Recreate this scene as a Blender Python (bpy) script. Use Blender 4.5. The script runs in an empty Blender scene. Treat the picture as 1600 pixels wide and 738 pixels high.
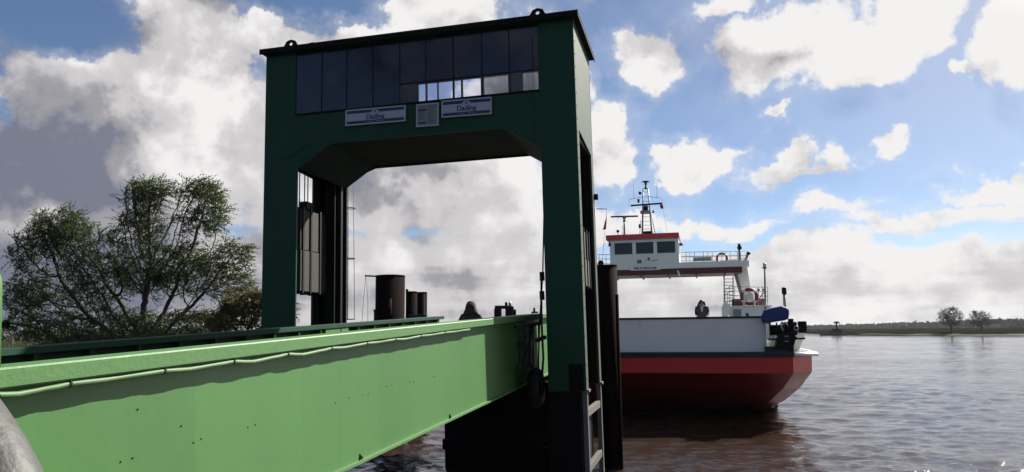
import bpy, bmesh, math, random
import numpy as np
from mathutils import Vector, Matrix, geometry

R = math.radians
random.seed(7)
rng = np.random.default_rng(11)
scn = bpy.context.scene
col = scn.collection

# ------------------------------------------------------------------ camera
FPX, CX, CY = 1155.0, 800.0, 369.0            # focal length in pixels of the 1600 px wide photograph
PITCH, ROLL, EYE = math.atan(149 / 1155), -0.01, 4.0
r0, f0 = Vector((1, 0, 0)), Vector((0, math.cos(PITCH), math.sin(PITCH)))
u0 = Vector((0, -math.sin(PITCH), math.cos(PITCH)))
cr = r0 * math.cos(ROLL) + u0 * math.sin(ROLL)
cu = u0 * math.cos(ROLL) - r0 * math.sin(ROLL)
camd = bpy.data.cameras.new('camera')
camd.sensor_width = 36; camd.lens = 36 * FPX / 1600; camd.clip_start = 0.05; camd.clip_end = 20000
cam = bpy.data.objects.new('camera', camd); col.objects.link(cam)
cam.matrix_world = Matrix((( cr.x, cu.x, -f0.x, 0), (cr.y, cu.y, -f0.y, 0), (cr.z, cu.z, -f0.z, EYE), (0, 0, 0, 1)))
scn.camera = cam

# ------------------------------------------------------------------ light and exposure
SUN_AZ, SUN_EL = R(47.5), R(38)
scn.view_settings.view_transform = 'Standard'
scn.view_settings.look = 'None'
scn.view_settings.exposure = 1.15
scn.view_settings.gamma = 1
EXPF = 2 ** scn.view_settings.exposure
sd = Vector((math.sin(SUN_AZ) * math.cos(SUN_EL), math.cos(SUN_AZ) * math.cos(SUN_EL), math.sin(SUN_EL)))
sl = bpy.data.lights.new('sun', 'SUN'); sl.energy = 5.0; sl.angle = R(0.55); sl.color = (1, 0.95, 0.86)
so = bpy.data.objects.new('sun', sl); col.objects.link(so)
so.rotation_euler = sd.to_track_quat('Z', 'Y').to_euler(); so.location = (30, 30, 40)


def ray(px, py):
    d = f0 + cr * ((px - CX) / FPX) - cu * ((py - CY) / FPX)
    return d.normalized()


def azel(px, py):
    d = ray(px, py)
    return math.degrees(math.atan2(d.x, d.y)), math.degrees(math.asin(d.z))


# ------------------------------------------------------------------ sky
def build_sky():
    w = bpy.data.worlds.new("World"); scn.world = w; w.use_nodes = True
    nt = w.node_tree; N, L = nt.nodes, nt.links; N.clear()

    def put(sock, v):
        if hasattr(v, 'is_output'): L.new(v, sock)
        elif v is not None: sock.default_value = v

    def M(op, a, b=None, c=None, clamp=False):
        n = N.new('ShaderNodeMath'); n.operation = op; n.use_clamp = clamp
        put(n.inputs[0], a); put(n.inputs[1], b)
        if c is not None: put(n.inputs[2], c)
        return n.outputs[0]

    def V(op, a, b=None, c=None):
        n = N.new('ShaderNodeVectorMath'); n.operation = op
        put(n.inputs[0], a)
        if b is not None: put(n.inputs[1], b)
        if c is not None: put(n.inputs[2], c)
        return n.outputs['Value'] if op in ('DOT_PRODUCT', 'LENGTH') else n.outputs[0]

    def smooth(x, a, b, lo=0.0, hi=1.0):
        n = N.new('ShaderNodeMapRange'); n.interpolation_type = 'SMOOTHSTEP'
        put(n.inputs[0], x); put(n.inputs[1], a); put(n.inputs[2], b); put(n.inputs[3], lo); put(n.inputs[4], hi)
        return n.outputs[0]

    def noise(vec, scale, detail=6, rough=0.55, out='Fac', dist=0.0):
        n = N.new('ShaderNodeTexNoise'); put(n.inputs['Vector'], vec)
        n.inputs['Scale'].default_value = scale; n.inputs['Detail'].default_value = detail
        n.inputs['Roughness'].default_value = rough; n.inputs['Distortion'].default_value = dist
        return n.outputs[out]

    tc = N.new('ShaderNodeTexCoord'); d = V('NORMALIZE', tc.outputs['Generated'])
    sx = N.new('ShaderNodeSeparateXYZ'); L.new(d, sx.inputs[0]); X, Y, Z = sx.outputs
    az = M('MULTIPLY', M('ARCTAN2', X, Y), 57.2958)
    el = M('MULTIPLY', M('ARCSINE', Z), 57.2958)
    cb = N.new('ShaderNodeCombineXYZ'); L.new(az, cb.inputs[0]); L.new(el, cb.inputs[1]); P = cb.outputs[0]
    # domain warp gives every cloud a ragged outline
    wn = noise(d, 5.0, 7, 0.62, 'Color')
    wn2 = noise(d, 22.0, 5, 0.6, 'Color')
    P = V('ADD', P, V('MULTIPLY', V('SUBTRACT', wn, (.5, .5, .5)), (11, 8, 0)))
    P = V('ADD', P, V('MULTIPLY', V('SUBTRACT', wn2, (.5, .5, .5)), (4.2, 3.2, 0)))
    fb = noise(d, 12.0, 10, 0.58)
    shift = V('ADD', d, (sd.x * .03, 0, .035))
    fb2 = noise(shift, 12.0, 5, 0.5)
    strat = noise(V('MULTIPLY', d, (2.2, 2.2, 16)), 1.6, 7, 0.55)

    def field(blobs, start, top=False):
        acc = start
        for (px, py, rx, ry, wgt) in blobs:
            a, e = azel(px, py)
            ix, iy = 1 / (rx * .0465), 1 / (ry * .0465)
            q = V('MULTIPLY_ADD', P, (ix, iy, 0), (-a * ix, -e * iy, 0))
            g = M('POWER', .36788, V('DOT_PRODUCT', q, q))
            if top and wgt > 0: acc = M('MAXIMUM', M('MULTIPLY', g, wgt), acc)
            else: acc = M('MULTIPLY_ADD', g, wgt, acc)
        return acc

    dens = [  # where cloud stands in the view: x, y, half width, half height (photo pixels), weight
        (150, 130, 150, 90, .9), (300, 60, 110, 95, 1.0), (60, 250, 170, 110, 1.0), (330, 230, 170, 120, 1.0),
        (120, 400, 260, 110, 1.0), (400, 420, 200, 120, 1.0), (500, 85, 130, 50, 1.0), (700, 30, 120, 50, 1.0),
        (620, 300, 160, 110, 1.0), (780, 330, 130, 130, 1.0), (700, 450, 200, 70, 1.0), (30, 110, 50, 50, .5),
        (800, 160, 100, 100, .9), (940, 230, 55, 70, .95), (925, 150, 35, 40, .7),
        (1015, 90, 72, 44, .95), (1060, 110, 30, 35, .3),
        (1215, 80, 90, 60, 1.0), (1330, 85, 120, 60, 1.0), (1400, 25, 90, 45, .7), (1290, 30, 80, 40, .6), (1450, 85, 50, 30, .5),
        (1220, 178, 34, 18, .7), (1068, 240, 62, 34, .95), (1200, 262, 60, 22, .62), (1235, 240, 30, 26, .6), (1300, 255, 40, 20, .55), (1380, 245, 32, 24, .65),
        (1580, 75, 60, 65, .95), (1520, 125, 45, 20, .7), (1600, 20, 40, 50, .7),
        (980, 345, 120, 32, .9), (1150, 345, 160, 26, .75), (1330, 335, 140, 20, .62), (1560, 300, 110, 26, .8), (1450, 345, 160, 24, .6),
        (1150, 410, 280, 42, .95), (1500, 430, 260, 50, .9), (1250, 480, 500, 48, 1.0), (1010, 470, 160, 70, .9),
        (1130, 235, 60, 14, .45), (1260, 270, 120, 12, .55), (1440, 130, 40, 16, .45), (960, 10, 40, 12, .25), (880, 25, 60, 25, .45), (1150, 5, 60, 16, .45),
        # patches of open sky
        (505, -30, 80, 48, -1.3), (30, -5, 95, 48, -1.5), (0, 172, 22, 24, -.55), (420, -15, 40, 40, -.6),
    ]
    D = field(dens, 0.0, True)
    # unseen broken cloud beyond the view, thinned to cut the ambient light
    fl = V('DOT_PRODUCT', d, tuple(ray(800, 300)))
    mask = smooth(fl, .84, .70)
    gen = M('MULTIPLY', M('MULTIPLY_ADD', noise(d, 1.7, 4, .5), 2.6, -1.05), mask)
    D = M('ADD', D, gen)
    D = M('ADD', D, M('MULTIPLY_ADD', fb, 1.5, -.74))
    low = smooth(el, 14, 4)
    D = M('ADD', D, M('MULTIPLY', low, M('MULTIPLY_ADD', strat, 1.8, -.92)))
    D = M('ADD', D, smooth(el, 8, 2, 0, .45))
    alpha = M('MAXIMUM', smooth(D, .25, .53), smooth(V('DOT_PRODUCT', d, tuple(sd)), .72, 1.0, 0, .35), )
    alpha = M('MAXIMUM', alpha, smooth(D, -.15, .5, 0, .30))

    lit = [  # lighter (+) and darker (-) masses inside the clouds
        (50, 190, 110, 90, -.24), (90, 290, 130, 60, -.26), (240, 170, 110, 60, .12), (230, 60, 100, 45, -.12), (205, 70, 40, 25, -.1),
        (290, 130, 90, 60, .28), (235, 235, 90, 40, .26), (100, 60, 50, 25, .15), (390, 60, 50, 60, .25), (330, 190, 60, 60, .15),
        (390, 120, 50, 45, -.35), (300, 260, 60, 30, .1), (20, 340, 60, 40, .35), (130, 420, 160, 60, -.22),
        (60, 480, 140, 50, -.38), (380, 330, 60, 60, .12), (400, 240, 40, 50, .1), (360, 440, 70, 60, -.08),
        (640, 275, 110, 40, -.30), (700, 345, 110, 40, .04), (600, 340, 60, 30, .12), (660, 385, 60, 20, -.2), (760, 400, 90, 30, .0),
        (620, 440, 90, 35, -.1), (740, 455, 100, 30, -.2), (800, 300, 60, 60, .1), (600, 400, 60, 25, .08),
        (520, 60, 100, 40, .25), (700, 20, 80, 40, .2), (1020, 100, 60, 30, .15), (1200, 98, 60, 26, -.28), (1230, 50, 90, 40, .3),
        (1350, 80, 120, 50, .32), (1400, 20, 80, 40, .2), (1560, 70, 70, 60, .3), (1530, 120, 60, 20, -.1), (940, 200, 50, 80, .18),
        (1070, 245, 60, 30, .28), (1050, 340, 140, 25, .26), (1300, 325, 200, 22, .2), (1540, 310, 120, 26, .25),
        (1250, 365, 200, 12, -.12), (1420, 425, 120, 14, -.06), (1060, 420, 100, 25, .1),
        (1350, 390, 120, 14, .12), (1340, 415, 90, 30, .12), (1300, 455, 420, 45, -.02), (1100, 480, 140, 16, -.1), (1400, 490, 260, 22, -.02),
    ]
    sdot = V('DOT_PRODUCT', d, tuple(sd))
    base = smooth(sdot, -.6, .9, .0, .77)
    S = field(lit, base)
    relief = M('MULTIPLY', M('SUBTRACT', fb, fb2), M('MULTIPLY_ADD', smooth(el, 4, 14), .6, .75))
    S = M('ADD', S, relief)
    S = M('ADD', S, M('MULTIPLY_ADD', noise(d, 7.0, 7, .55), M('MULTIPLY_ADD', smooth(el, 6, 18), .38, .16), M('MULTIPLY_ADD', smooth(el, 6, 18), -.22, -.08)))
    S = M('ADD', S, M('MULTIPLY', low, M('MULTIPLY_ADD', strat, .9, -.45)))
    S = M('MAXIMUM', M('ADD', S, smooth(D, 1.0, .35, 0, .14)), M('MULTIPLY', base, .50))
    ramp = N.new('ShaderNodeValToRGB'); L.new(S, ramp.inputs[0])
    cr_ = ramp.color_ramp; cr_.interpolation = 'EASE'
    stops = [(0.0, (.050, .060, .085)), (.22, (.19, .205, .27)), (.45, (.35, .345, .375)), (.66, (.62, .605, .61)), (.95, (.90, .885, .88))]
    while len(cr_.elements) < len(stops): cr_.elements.new(.5)
    for e_, (p_, c_) in zip(cr_.elements, stops):
        e_.position = p_; e_.color = (*[x / EXPF for x in c_], 1)
    sky = N.new('ShaderNodeTexSky'); sky.sky_type = 'NISHITA'; sky.sun_disc = False
    sky.sun_elevation = SUN_EL; sky.sun_rotation = SUN_AZ; sky.altitude = 300; sky.air_density = .72; sky.dust_density = .3; sky.ozone_density = 2.5
    b1 = N.new('ShaderNodeBackground'); L.new(sky.outputs[0], b1.inputs[0]); b1.inputs[1].default_value = .05
    b2 = N.new('ShaderNodeBackground'); L.new(ramp.outputs[0], b2.inputs[0]); L.new(smooth(sdot, .93, .998, 1.0, 2.8), b2.inputs[1])
    mx = N.new('ShaderNodeMixShader'); L.new(alpha, mx.inputs[0]); L.new(b1.outputs[0], mx.inputs[1]); L.new(b2.outputs[0], mx.inputs[2])
    out = N.new('ShaderNodeOutputWorld'); L.new(mx.outputs[0], out.inputs[0])
    w.cycles.sampling_method = 'MANUAL'; w.cycles.sample_map_resolution = 512


build_sky()


# ------------------------------------------------------------------ materials
def mat(name, color, rough=.6, metal=0.0, var=.0, vscale=4.0, dirt=None, dirt_amt=.0, dirt_scale=1.2, bump=0.0, bscale=30.0,
        spec=.5, coat=0.0, transl=None, streak=False):
    m = bpy.data.materials.new(name); m.use_nodes = True
    nt = m.node_tree; N, L = nt.nodes, nt.links; b = N['Principled BSDF']
    b.inputs['Roughness'].default_value = rough; b.inputs['Metallic'].default_value = metal
    b.inputs['Specular IOR Level'].default_value = spec
    if coat: b.inputs['Coat Weight'].default_value = coat; b.inputs['Coat Roughness'].default_value = .2
    tc = N.new('ShaderNodeTexCoord'); oi = N.new('ShaderNodeObjectInfo')
    vec = tc.outputs['Object']
    c = (*color, 1)
    b.inputs['Base Color'].default_value = c
    cur = None
    if var:
        n = N.new('ShaderNodeTexNoise'); n.inputs['Scale'].default_value = vscale; n.inputs['Detail'].default_value = 6
        L.new(vec, n.inputs['Vector'])
        ad = N.new('ShaderNodeMath'); ad.operation = 'MULTIPLY_ADD'; L.new(oi.outputs['Random'], ad.inputs[0]); ad.inputs[1].default_value = .35
        L.new(n.outputs['Fac'], ad.inputs[2])
        mr = N.new('ShaderNodeMapRange'); L.new(ad.outputs[0], mr.inputs[0]); mr.inputs[1].default_value = .3; mr.inputs[2].default_value = 1.0
        mr.inputs[3].default_value = 1 - var; mr.inputs[4].default_value = 1 + var
        mm = N.new('ShaderNodeVectorMath'); mm.operation = 'SCALE'; mm.inputs[0].default_value = color; L.new(mr.outputs[0], mm.inputs['Scale'])
        cur = mm.outputs[0]
    if dirt:
        n = N.new('ShaderNodeTexNoise'); n.inputs['Scale'].default_value = dirt_scale; n.inputs['Detail'].default_value = 9; n.inputs['Roughness'].default_value = .65
        if streak:
            mp = N.new('ShaderNodeMapping'); mp.inputs['Scale'].default_value = (1, 1, .12); L.new(vec, mp.inputs[0]); L.new(mp.outputs[0], n.inputs['Vector'])
        else: L.new(vec, n.inputs['Vector'])
        r_ = N.new('ShaderNodeMapRange'); r_.interpolation_type = 'SMOOTHSTEP'; L.new(n.outputs['Fac'], r_.inputs[0])
        r_.inputs[1].default_value = .72 - .3 * dirt_amt; r_.inputs[2].default_value = .86 - .18 * dirt_amt
        mx = N.new('ShaderNodeMix'); mx.data_type = 'RGBA'; L.new(r_.outputs[0], mx.inputs['Factor'])
        if cur: L.new(cur, mx.inputs['A'])
        else: mx.inputs['A'].default_value = c
        mx.inputs['B'].default_value = (*dirt, 1); cur = mx.outputs['Result']
    if cur: L.new(cur, b.inputs['Base Color'])
    if bump:
        n = N.new('ShaderNodeTexNoise'); n.inputs['Scale'].default_value = bscale; n.inputs['Detail'].default_value = 5; L.new(vec, n.inputs['Vector'])
        bp = N.new('ShaderNodeBump'); bp.inputs['Strength'].default_value = bump; bp.inputs['Distance'].default_value = .02
        L.new(n.outputs['Fac'], bp.inputs['Height']); L.new(bp.outputs[0], b.inputs['Normal'])
    if transl:
        t = N.new('ShaderNodeBsdfTranslucent'); t.inputs[0].default_value = (*transl, 1)
        ms = N.new('ShaderNodeMixShader'); ms.inputs[0].default_value = .4
        L.new(b.outputs[0], ms.inputs[1]); L.new(t.outputs[0], ms.inputs[2]); L.new(ms.outputs[0], N['Material Output'].inputs[0])
    return m


def glass(name, tint, clear, frost=0.0, dust=(.12, .35)):
    m = bpy.data.materials.new(name); m.use_nodes = True
    nt = m.node_tree; N, L = nt.nodes, nt.links; N.clear()
    o = N.new('ShaderNodeOutputMaterial'); fr = N.new('ShaderNodeFresnel'); fr.inputs[0].default_value = 1.5
    g = N.new('ShaderNodeBsdfGlossy'); g.inputs['Roughness'].default_value = .03
    t = N.new('ShaderNodeBsdfTransparent'); t.inputs[0].default_value = (*[clear * x for x in (1, 1, 1.03)], 1)
    df = N.new('ShaderNodeBsdfDiffuse'); df.inputs[0].default_value = (*tint, 1)
    nz = N.new('ShaderNodeTexNoise'); nz.inputs['Scale'].default_value = 2.5
    tc = N.new('ShaderNodeTexCoord'); L.new(tc.outputs['Object'], nz.inputs['Vector'])
    mr = N.new('ShaderNodeMapRange'); L.new(nz.outputs[0], mr.inputs[0]); mr.inputs[1].default_value = .35; mr.inputs[2].default_value = .7
    mr.inputs[3].default_value = dust[0] + frost; mr.inputs[4].default_value = dust[1] + frost
    body = N.new('ShaderNodeMixShader'); L.new(mr.outputs[0], body.inputs[0]); L.new(t.outputs[0], body.inputs[1])
    if frost:
        tl = N.new('ShaderNodeBsdfTranslucent'); tl.inputs[0].default_value = (.75, .75, .75, 1)
        L.new(tl.outputs[0], body.inputs[2])
    else: L.new(df.outputs[0], body.inputs[2])
    ms = N.new('ShaderNodeMixShader'); L.new(fr.outputs[0], ms.inputs[0]); L.new(body.outputs[0], ms.inputs[1]); L.new(g.outputs[0], ms.inputs[2])
    L.new(ms.outputs[0], o.inputs[0])
    return m


RUST = (.12, .05, .025)
MT = dict(
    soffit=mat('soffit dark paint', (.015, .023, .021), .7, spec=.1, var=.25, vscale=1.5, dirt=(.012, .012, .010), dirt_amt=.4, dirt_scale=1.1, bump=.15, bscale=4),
    bridge=mat('bridge green paint', (.045, .143, .030), .5, var=.13, vscale=.5, dirt=(.036, .095, .030), dirt_amt=.42, dirt_scale=2.2, streak=True, bump=.12, bscale=7),
    bridge_edge=mat('bridge green edge paint', (.054, .150, .036), .55, var=.08, vscale=3, dirt=(.05, .08, .03), dirt_amt=.3, dirt_scale=5, bump=.2, bscale=20),
    bridge_dark=mat('bridge shaded green paint', (.013, .045, .026), .6, spec=.15, var=.15, vscale=2, dirt=(.05, .06, .04), dirt_amt=.3, dirt_scale=3, bump=.1),  # the far girder's shade is put into this darker green
    pipe=mat('pipe pale green paint', (.062, .14, .043), .6, var=.1, vscale=6, dirt=RUST, dirt_amt=.05, dirt_scale=9),
    gantry=mat('gantry dark green paint', (.013, .054, .031), .45, spec=.15, var=.10, vscale=1.0, dirt=(.012, .022, .016), dirt_amt=.3, dirt_scale=1.3, streak=True, bump=.06, bscale=3),
    gantry_side=mat('gantry sunlit green paint', (.046, .064, .040), .6, spec=.3, var=.10, vscale=1.0, dirt=(.06, .08, .05), dirt_amt=.25, dirt_scale=1.6, streak=True, bump=.1, bscale=8),  # same paint as the front, its sunlit look put into a paler colour
    gantry_in=mat('gantry shaded inside', (.010, .014, .012), .8, spec=.06, var=.2, vscale=2, bump=.1),  # near black: the shade inside legs and room is in the colour
    roof=mat('roof felt', (.010, .012, .012), .9, spec=.1, bump=.2),
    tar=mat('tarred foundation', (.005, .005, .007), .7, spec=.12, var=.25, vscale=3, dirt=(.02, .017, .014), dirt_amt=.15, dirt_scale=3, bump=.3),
    post=mat('worn grey steel', (.14, .14, .145), .5, .3, var=.15, vscale=3, dirt=(.07, .05, .04), dirt_amt=.25, dirt_scale=6, bump=.2),
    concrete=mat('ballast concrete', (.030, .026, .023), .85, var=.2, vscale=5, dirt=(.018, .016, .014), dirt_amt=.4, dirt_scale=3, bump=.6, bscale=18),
    black=mat('black steel', (.007, .007, .009), .55, spec=.2, var=.2, vscale=6, bump=.1),
    steel=mat('galvanised steel', (.30, .31, .32), .45, .6, var=.12, vscale=8),
    rubber=mat('black rubber', (.006, .006, .007), .7, spec=.2, bump=.2),
    rustpile=mat('rusty pile steel', (.006, .0024, .002), .9, spec=.05, var=.25, vscale=1.5, dirt=(.016, .007, .005), dirt_amt=.3, dirt_scale=1.4, streak=True, bump=.35, bscale=8),
    board=mat('sign white', (.34, .36, .47), .5, var=.04), navy=mat('sign navy print', (.012, .014, .075), .5),
    alu=mat('sign aluminium frame', (.42, .43, .45), .4, .4), paper=mat('notice board sheet', (.20, .21, .23), .6, var=.05, vscale=9),
    wood=mat('weathered timber', (.07, .06, .05), .8, var=.2, vscale=8, dirt=(.06, .05, .04), dirt_amt=.3, dirt_scale=6, bump=.4, bscale=20),
    white=mat('ship white paint', (.80, .775, .755), .4, var=.05, vscale=1.0, dirt=(.42, .38, .34), dirt_amt=.35, dirt_scale=2.2, streak=True, bump=.05, bscale=4),
    red=mat('ship red paint', (.60, .038, .034), .38, var=.10, vscale=1.2, dirt=(.28, .06, .045), dirt_amt=.42, dirt_scale=1.5, streak=True, bump=.1, bscale=3),
    redlow=mat('ship oxide red paint', (.24, .018, .018), .35, var=.15, vscale=1.0, dirt=(.30, .10, .07), dirt_amt=.12, dirt_scale=1.2, streak=True, bump=.15, bscale=3),
    oxide=mat('dark oxide red', (.10, .012, .014), .5, var=.1, vscale=2),
    strake=mat('navy black rubber strake', (.010, .013, .022), .5, var=.2, vscale=3, bump=.15),
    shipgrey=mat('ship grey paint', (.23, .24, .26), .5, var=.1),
    deck=mat('ship deck green', (.05, .09, .07), .7, var=.15, vscale=2, bump=.2),
    blue=mat('blue tarpaulin', (.012, .030, .16), .45, var=.15, vscale=4, bump=.5, bscale=6),
    bluebin=mat('blue plastic', (.02, .025, .16), .4),
    shipglass=mat('dark wheelhouse glass', (.010, .013, .022), .08, spec=.35),
    coat=mat('brown coat cloth', (.065, .045, .044), .9, var=.2, vscale=12, bump=.5, bscale=25),
    jacket=mat('black jacket cloth', (.008, .009, .014), .8, var=.2, vscale=12, bump=.4, bscale=25),
    scarf=mat('grey scarf', (.22, .20, .20), .9, bump=.4), skin=mat('skin', (.42, .25, .19), .55), hair=mat('dark brown hair', (.018, .010, .008), .55, bump=.6, bscale=60),
    fur=mat('brown fur trim', (.085, .065, .055), .95, var=.3, vscale=20, bump=.8, bscale=60), jeans=mat('dark jeans', (.02, .025, .045), .85, var=.15, vscale=10),
    shoe=mat('dark shoe leather', (.015, .012, .010), .5), eye=mat('eye', (.02, .015, .012), .3), lips=mat('lips', (.30, .09, .08), .5),
    bark=mat('willow bark', (.040, .032, .024), .9, var=.25, vscale=6, bump=.6, bscale=14),
    leaf=mat('willow leaf', (.058, .086, .022), .6, var=.45, vscale=.9, transl=(.065, .095, .02)),
    leafb=mat('sprouting willow leaf', (.095, .085, .030), .6, var=.35, vscale=.9, transl=(.10, .10, .03)),
    farbark=mat('far bark', (.085, .072, .058), .9, var=.2, vscale=1),
    flag=mat('red flag cloth', (.34, .035, .035), .8), ringred=mat('lifebuoy red', (.22, .03, .03), .6), ringwhite=mat('lifebuoy white', (.7, .7, .7), .5),
    lamp=mat('lamp glass', (.5, .5, .45), .2), grey_hose=mat('weathered grey rubber', (.05, .05, .046), .6, var=.35, vscale=5, dirt=(.12, .118, .11), dirt_amt=.3, dirt_scale=4, bump=.6, bscale=12),
)
GL = glass('control room glass', (.045, .055, .10), .5, 0, (.42, .8))
GLX = None
MT['mullion'] = mat('dark window bar', (.010, .013, .022), .6, spec=.2)
GLC = glass('clear rear window glass', (.3, .3, .3), .98, 0, (.0, .06))
GLF = glass('frosted pane', (.3, .3, .3), .9, .2)


# ------------------------------------------------------------------ mesh helpers
class MB:
    def __init__(s): s.v = []; s.f = []; s.sm = []

    def add(s, vs, fs, smooth=False):
        o = len(s.v); s.v += [tuple(p) for p in vs]; s.f += [tuple(i + o for i in f) for f in fs]; s.sm += [smooth] * len(fs); return s

    def box(s, x0, x1, y0, y1, z0, z1):
        vs = [(x0, y0, z0), (x1, y0, z0), (x1, y1, z0), (x0, y1, z0), (x0, y0, z1), (x1, y0, z1), (x1, y1, z1), (x0, y1, z1)]
        return s.add(vs, [(0, 3, 2, 1), (4, 5, 6, 7), (0, 1, 5, 4), (1, 2, 6, 5), (2, 3, 7, 6), (3, 0, 4, 7)])

    def tube(s, pts, r, n=8, cap=True, smooth=True):
        pts = [Vector(p) for p in pts]; rs = r if isinstance(r, (list, tuple)) else [r] * len(pts)
        rings = []; prev = None
        for i, p in enumerate(pts):
            t = (pts[min(i + 1, len(pts) - 1)] - pts[max(i - 1, 0)])
            t = t.normalized() if t.length > 1e-9 else Vector((0, 0, 1))
            if prev is None:
                a = Vector((0, 0, 1)) if abs(t.z) < .9 else Vector((1, 0, 0)); prev = t.cross(a).normalized()
            nrm = (prev - t * prev.dot(t)).normalized(); bi = t.cross(nrm); prev = nrm
            rings.append([p + (nrm * math.cos(k * 2 * math.pi / n) + bi * math.sin(k * 2 * math.pi / n)) * rs[i] for k in range(n)])
        return s.loft(rings, cap, smooth)

    def loft(s, rings, cap=True, smooth=True):
        n = len(rings[0]); vs = [p for r_ in rings for p in r_]; fs = []
        for i in range(len(rings) - 1):
            for k in range(n):
                fs.append((i * n + k, i * n + (k + 1) % n, (i + 1) * n + (k + 1) % n, (i + 1) * n + k))
        s.add(vs, fs, smooth)
        if cap:
            o = len(s.v) - len(vs); s.f += [tuple(o + k for k in range(n))[::-1], tuple(o + (len(rings) - 1) * n + k for k in range(n))]; s.sm += [False, False]
        return s

    def lathe(s, prof, c=(0, 0, 0), n=20, smooth=True):   # prof: (radius, z)
        return s.loft([[(c[0] + r_ * math.cos(k * 2 * math.pi / n), c[1] + r_ * math.sin(k * 2 * math.pi / n), c[2] + z) for k in range(n)] for r_, z in prof], True, smooth)

    def ball(s, c, rx, ry=None, rz=None, n=12, m=8):
        ry = ry or rx; rz = rz or rx
        pr = []
        for i in range(m + 1):
            a = math.pi * (i / m) - math.pi / 2; q = max(math.cos(a), .02)
            pr.append([(c[0] + rx * q * math.cos(k * 2 * math.pi / n), c[1] + ry * q * math.sin(k * 2 * math.pi / n), c[2] + rz * math.sin(a)) for k in range(n)])
        return s.loft(pr)

    def torus(s, c, R_, r, axis='y', n=24, m=8, a0=0, a1=2 * math.pi):
        pts = []; full = abs(a1 - a0 - 2 * math.pi) < 1e-6
        for i in range(n if full else n + 1):
            a = a0 + (a1 - a0) * i / n
            ca, sa = math.cos(a), math.sin(a)
            ring = []
            for k in range(m):
                b = 2 * math.pi * k / m; q = R_ + r * math.cos(b); h = r * math.sin(b)
                ring.append({'y': (c[0] + q * ca, c[1] + h, c[2] + q * sa), 'x': (c[0] + h, c[1] + q * ca, c[2] + q * sa), 'z': (c[0] + q * ca, c[1] + q * sa, c[2] + h)}[axis])
            pts.append(ring)
        if full: pts.append(pts[0])
        return s.loft(pts, not full)

    def plate(s, outline, holes=(), t=(0, .05), plane='xz'):
        """a flat plate with holes, given thickness along the third axis"""
        loops = [list(outline)] + [list(h) for h in holes]
        tri = geometry.tessellate_polygon([[Vector((a, b, 0)) for a, b in lp] for lp in loops])
        flat = [p for lp in loops for p in lp]; n = len(flat)

        def w(p, d):
            return {'xz': (p[0], d, p[1]), 'yz': (d, p[0], p[1]), 'xy': (p[0], p[1], d)}[plane]
        vs = [w(p, t[0]) for p in flat] + [w(p, t[1]) for p in flat]
        fs = [tuple(f) for f in tri] + [tuple(i + n for i in f)[::-1] for f in tri]
        o = 0
        for lp in loops:
            k = len(lp)
            for i in range(k):
                a, b = o + i, o + (i + 1) % k
                fs.append((a, b, b + n, a + n))
            o += k
        return s.add(vs, fs)

    def bar(s, a, b, w, h=None):
        """rectangular bar between two points"""
        h = h or w; a, b = Vector(a), Vector(b); t = (b - a).normalized()
        up = Vector((0, 0, 1)) if abs(t.z) < .95 else Vector((0, 1, 0))
        sx_ = t.cross(up).normalized() * w / 2; sz = sx_.cross(t).normalized() * h / 2
        vs = [p + q for p in (a, b) for q in (-sx_ - sz, sx_ - sz, sx_ + sz, -sx_ + sz)]
        return s.add(vs, [(0, 1, 2, 3), (7, 6, 5, 4), (0, 4, 5, 1), (1, 5, 6, 2), (2, 6, 7, 3), (3, 7, 4, 0)])

    def build(s, name, m, parent=None, bevel=0.0):
        me = bpy.data.meshes.new(name); me.from_pydata([tuple(v) for v in s.v], [], s.f)
        me.polygons.foreach_set('use_smooth', s.sm)
        me.materials.append(m)
        bm = bmesh.new(); bm.from_mesh(me); bmesh.ops.recalc_face_normals(bm, faces=bm.faces); bm.to_mesh(me); bm.free()
        me.update()
        o = bpy.data.objects.new(name, me); col.objects.link(o)
        if parent: o.parent = parent
        if bevel:
            bv = o.modifiers.new('bevel', 'BEVEL'); bv.width = bevel; bv.segments = 2; bv.limit_method = 'ANGLE'
        return o


def B(*a): return MB().box(*a)


def tag(o, label=None, cat=None, group=None, kind=None):
    for k, v in (('label', label), ('category', cat), ('group', group), ('kind', kind)):
        if v: o[k] = v
    return o


def empty(name, label, cat, group=None, loc=(0, 0, 0), mw=None):
    o = bpy.data.objects.new(name, None); col.objects.link(o); o.empty_display_size = .3
    if mw is not None: o.matrix_world = mw
    else: o.location = loc
    return tag(o, label, cat, group)


def copy_tree(o, parent=None, loc=None):
    c = o.copy(); col.objects.link(c); c.parent = parent
    if loc is not None: c.location = loc
    for ch in o.children: copy_tree(ch, c)
    return c


class Frame:
    def __init__(s, origin, yaw, lean=0.0, pitch=0.0):
        s.o = Vector(origin)
        s.m = Matrix.Translation(s.o) @ Matrix.Rotation(-yaw, 4, 'Z') @ Matrix.Rotation(pitch, 4, 'X') @ Matrix.Rotation(-lean, 4, 'Y')
        s.inv = s.m.inverted()

    def at(s, px, py, axis, value):
        a = s.inv @ Vector((0, 0, EYE)); d = s.inv.to_3x3() @ ray(px, py)
        k = (value - a[axis]) / d[axis]
        return a + d * k

    def z(s, px, py, y): return s.at(px, py, 1, y).z
    def xz(s, px, py, y=0.0): p = s.at(px, py, 1, y); return (p.x, p.z)
    def p(s, px, py, y=0.0): return s.at(px, py, 1, y)


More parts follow.
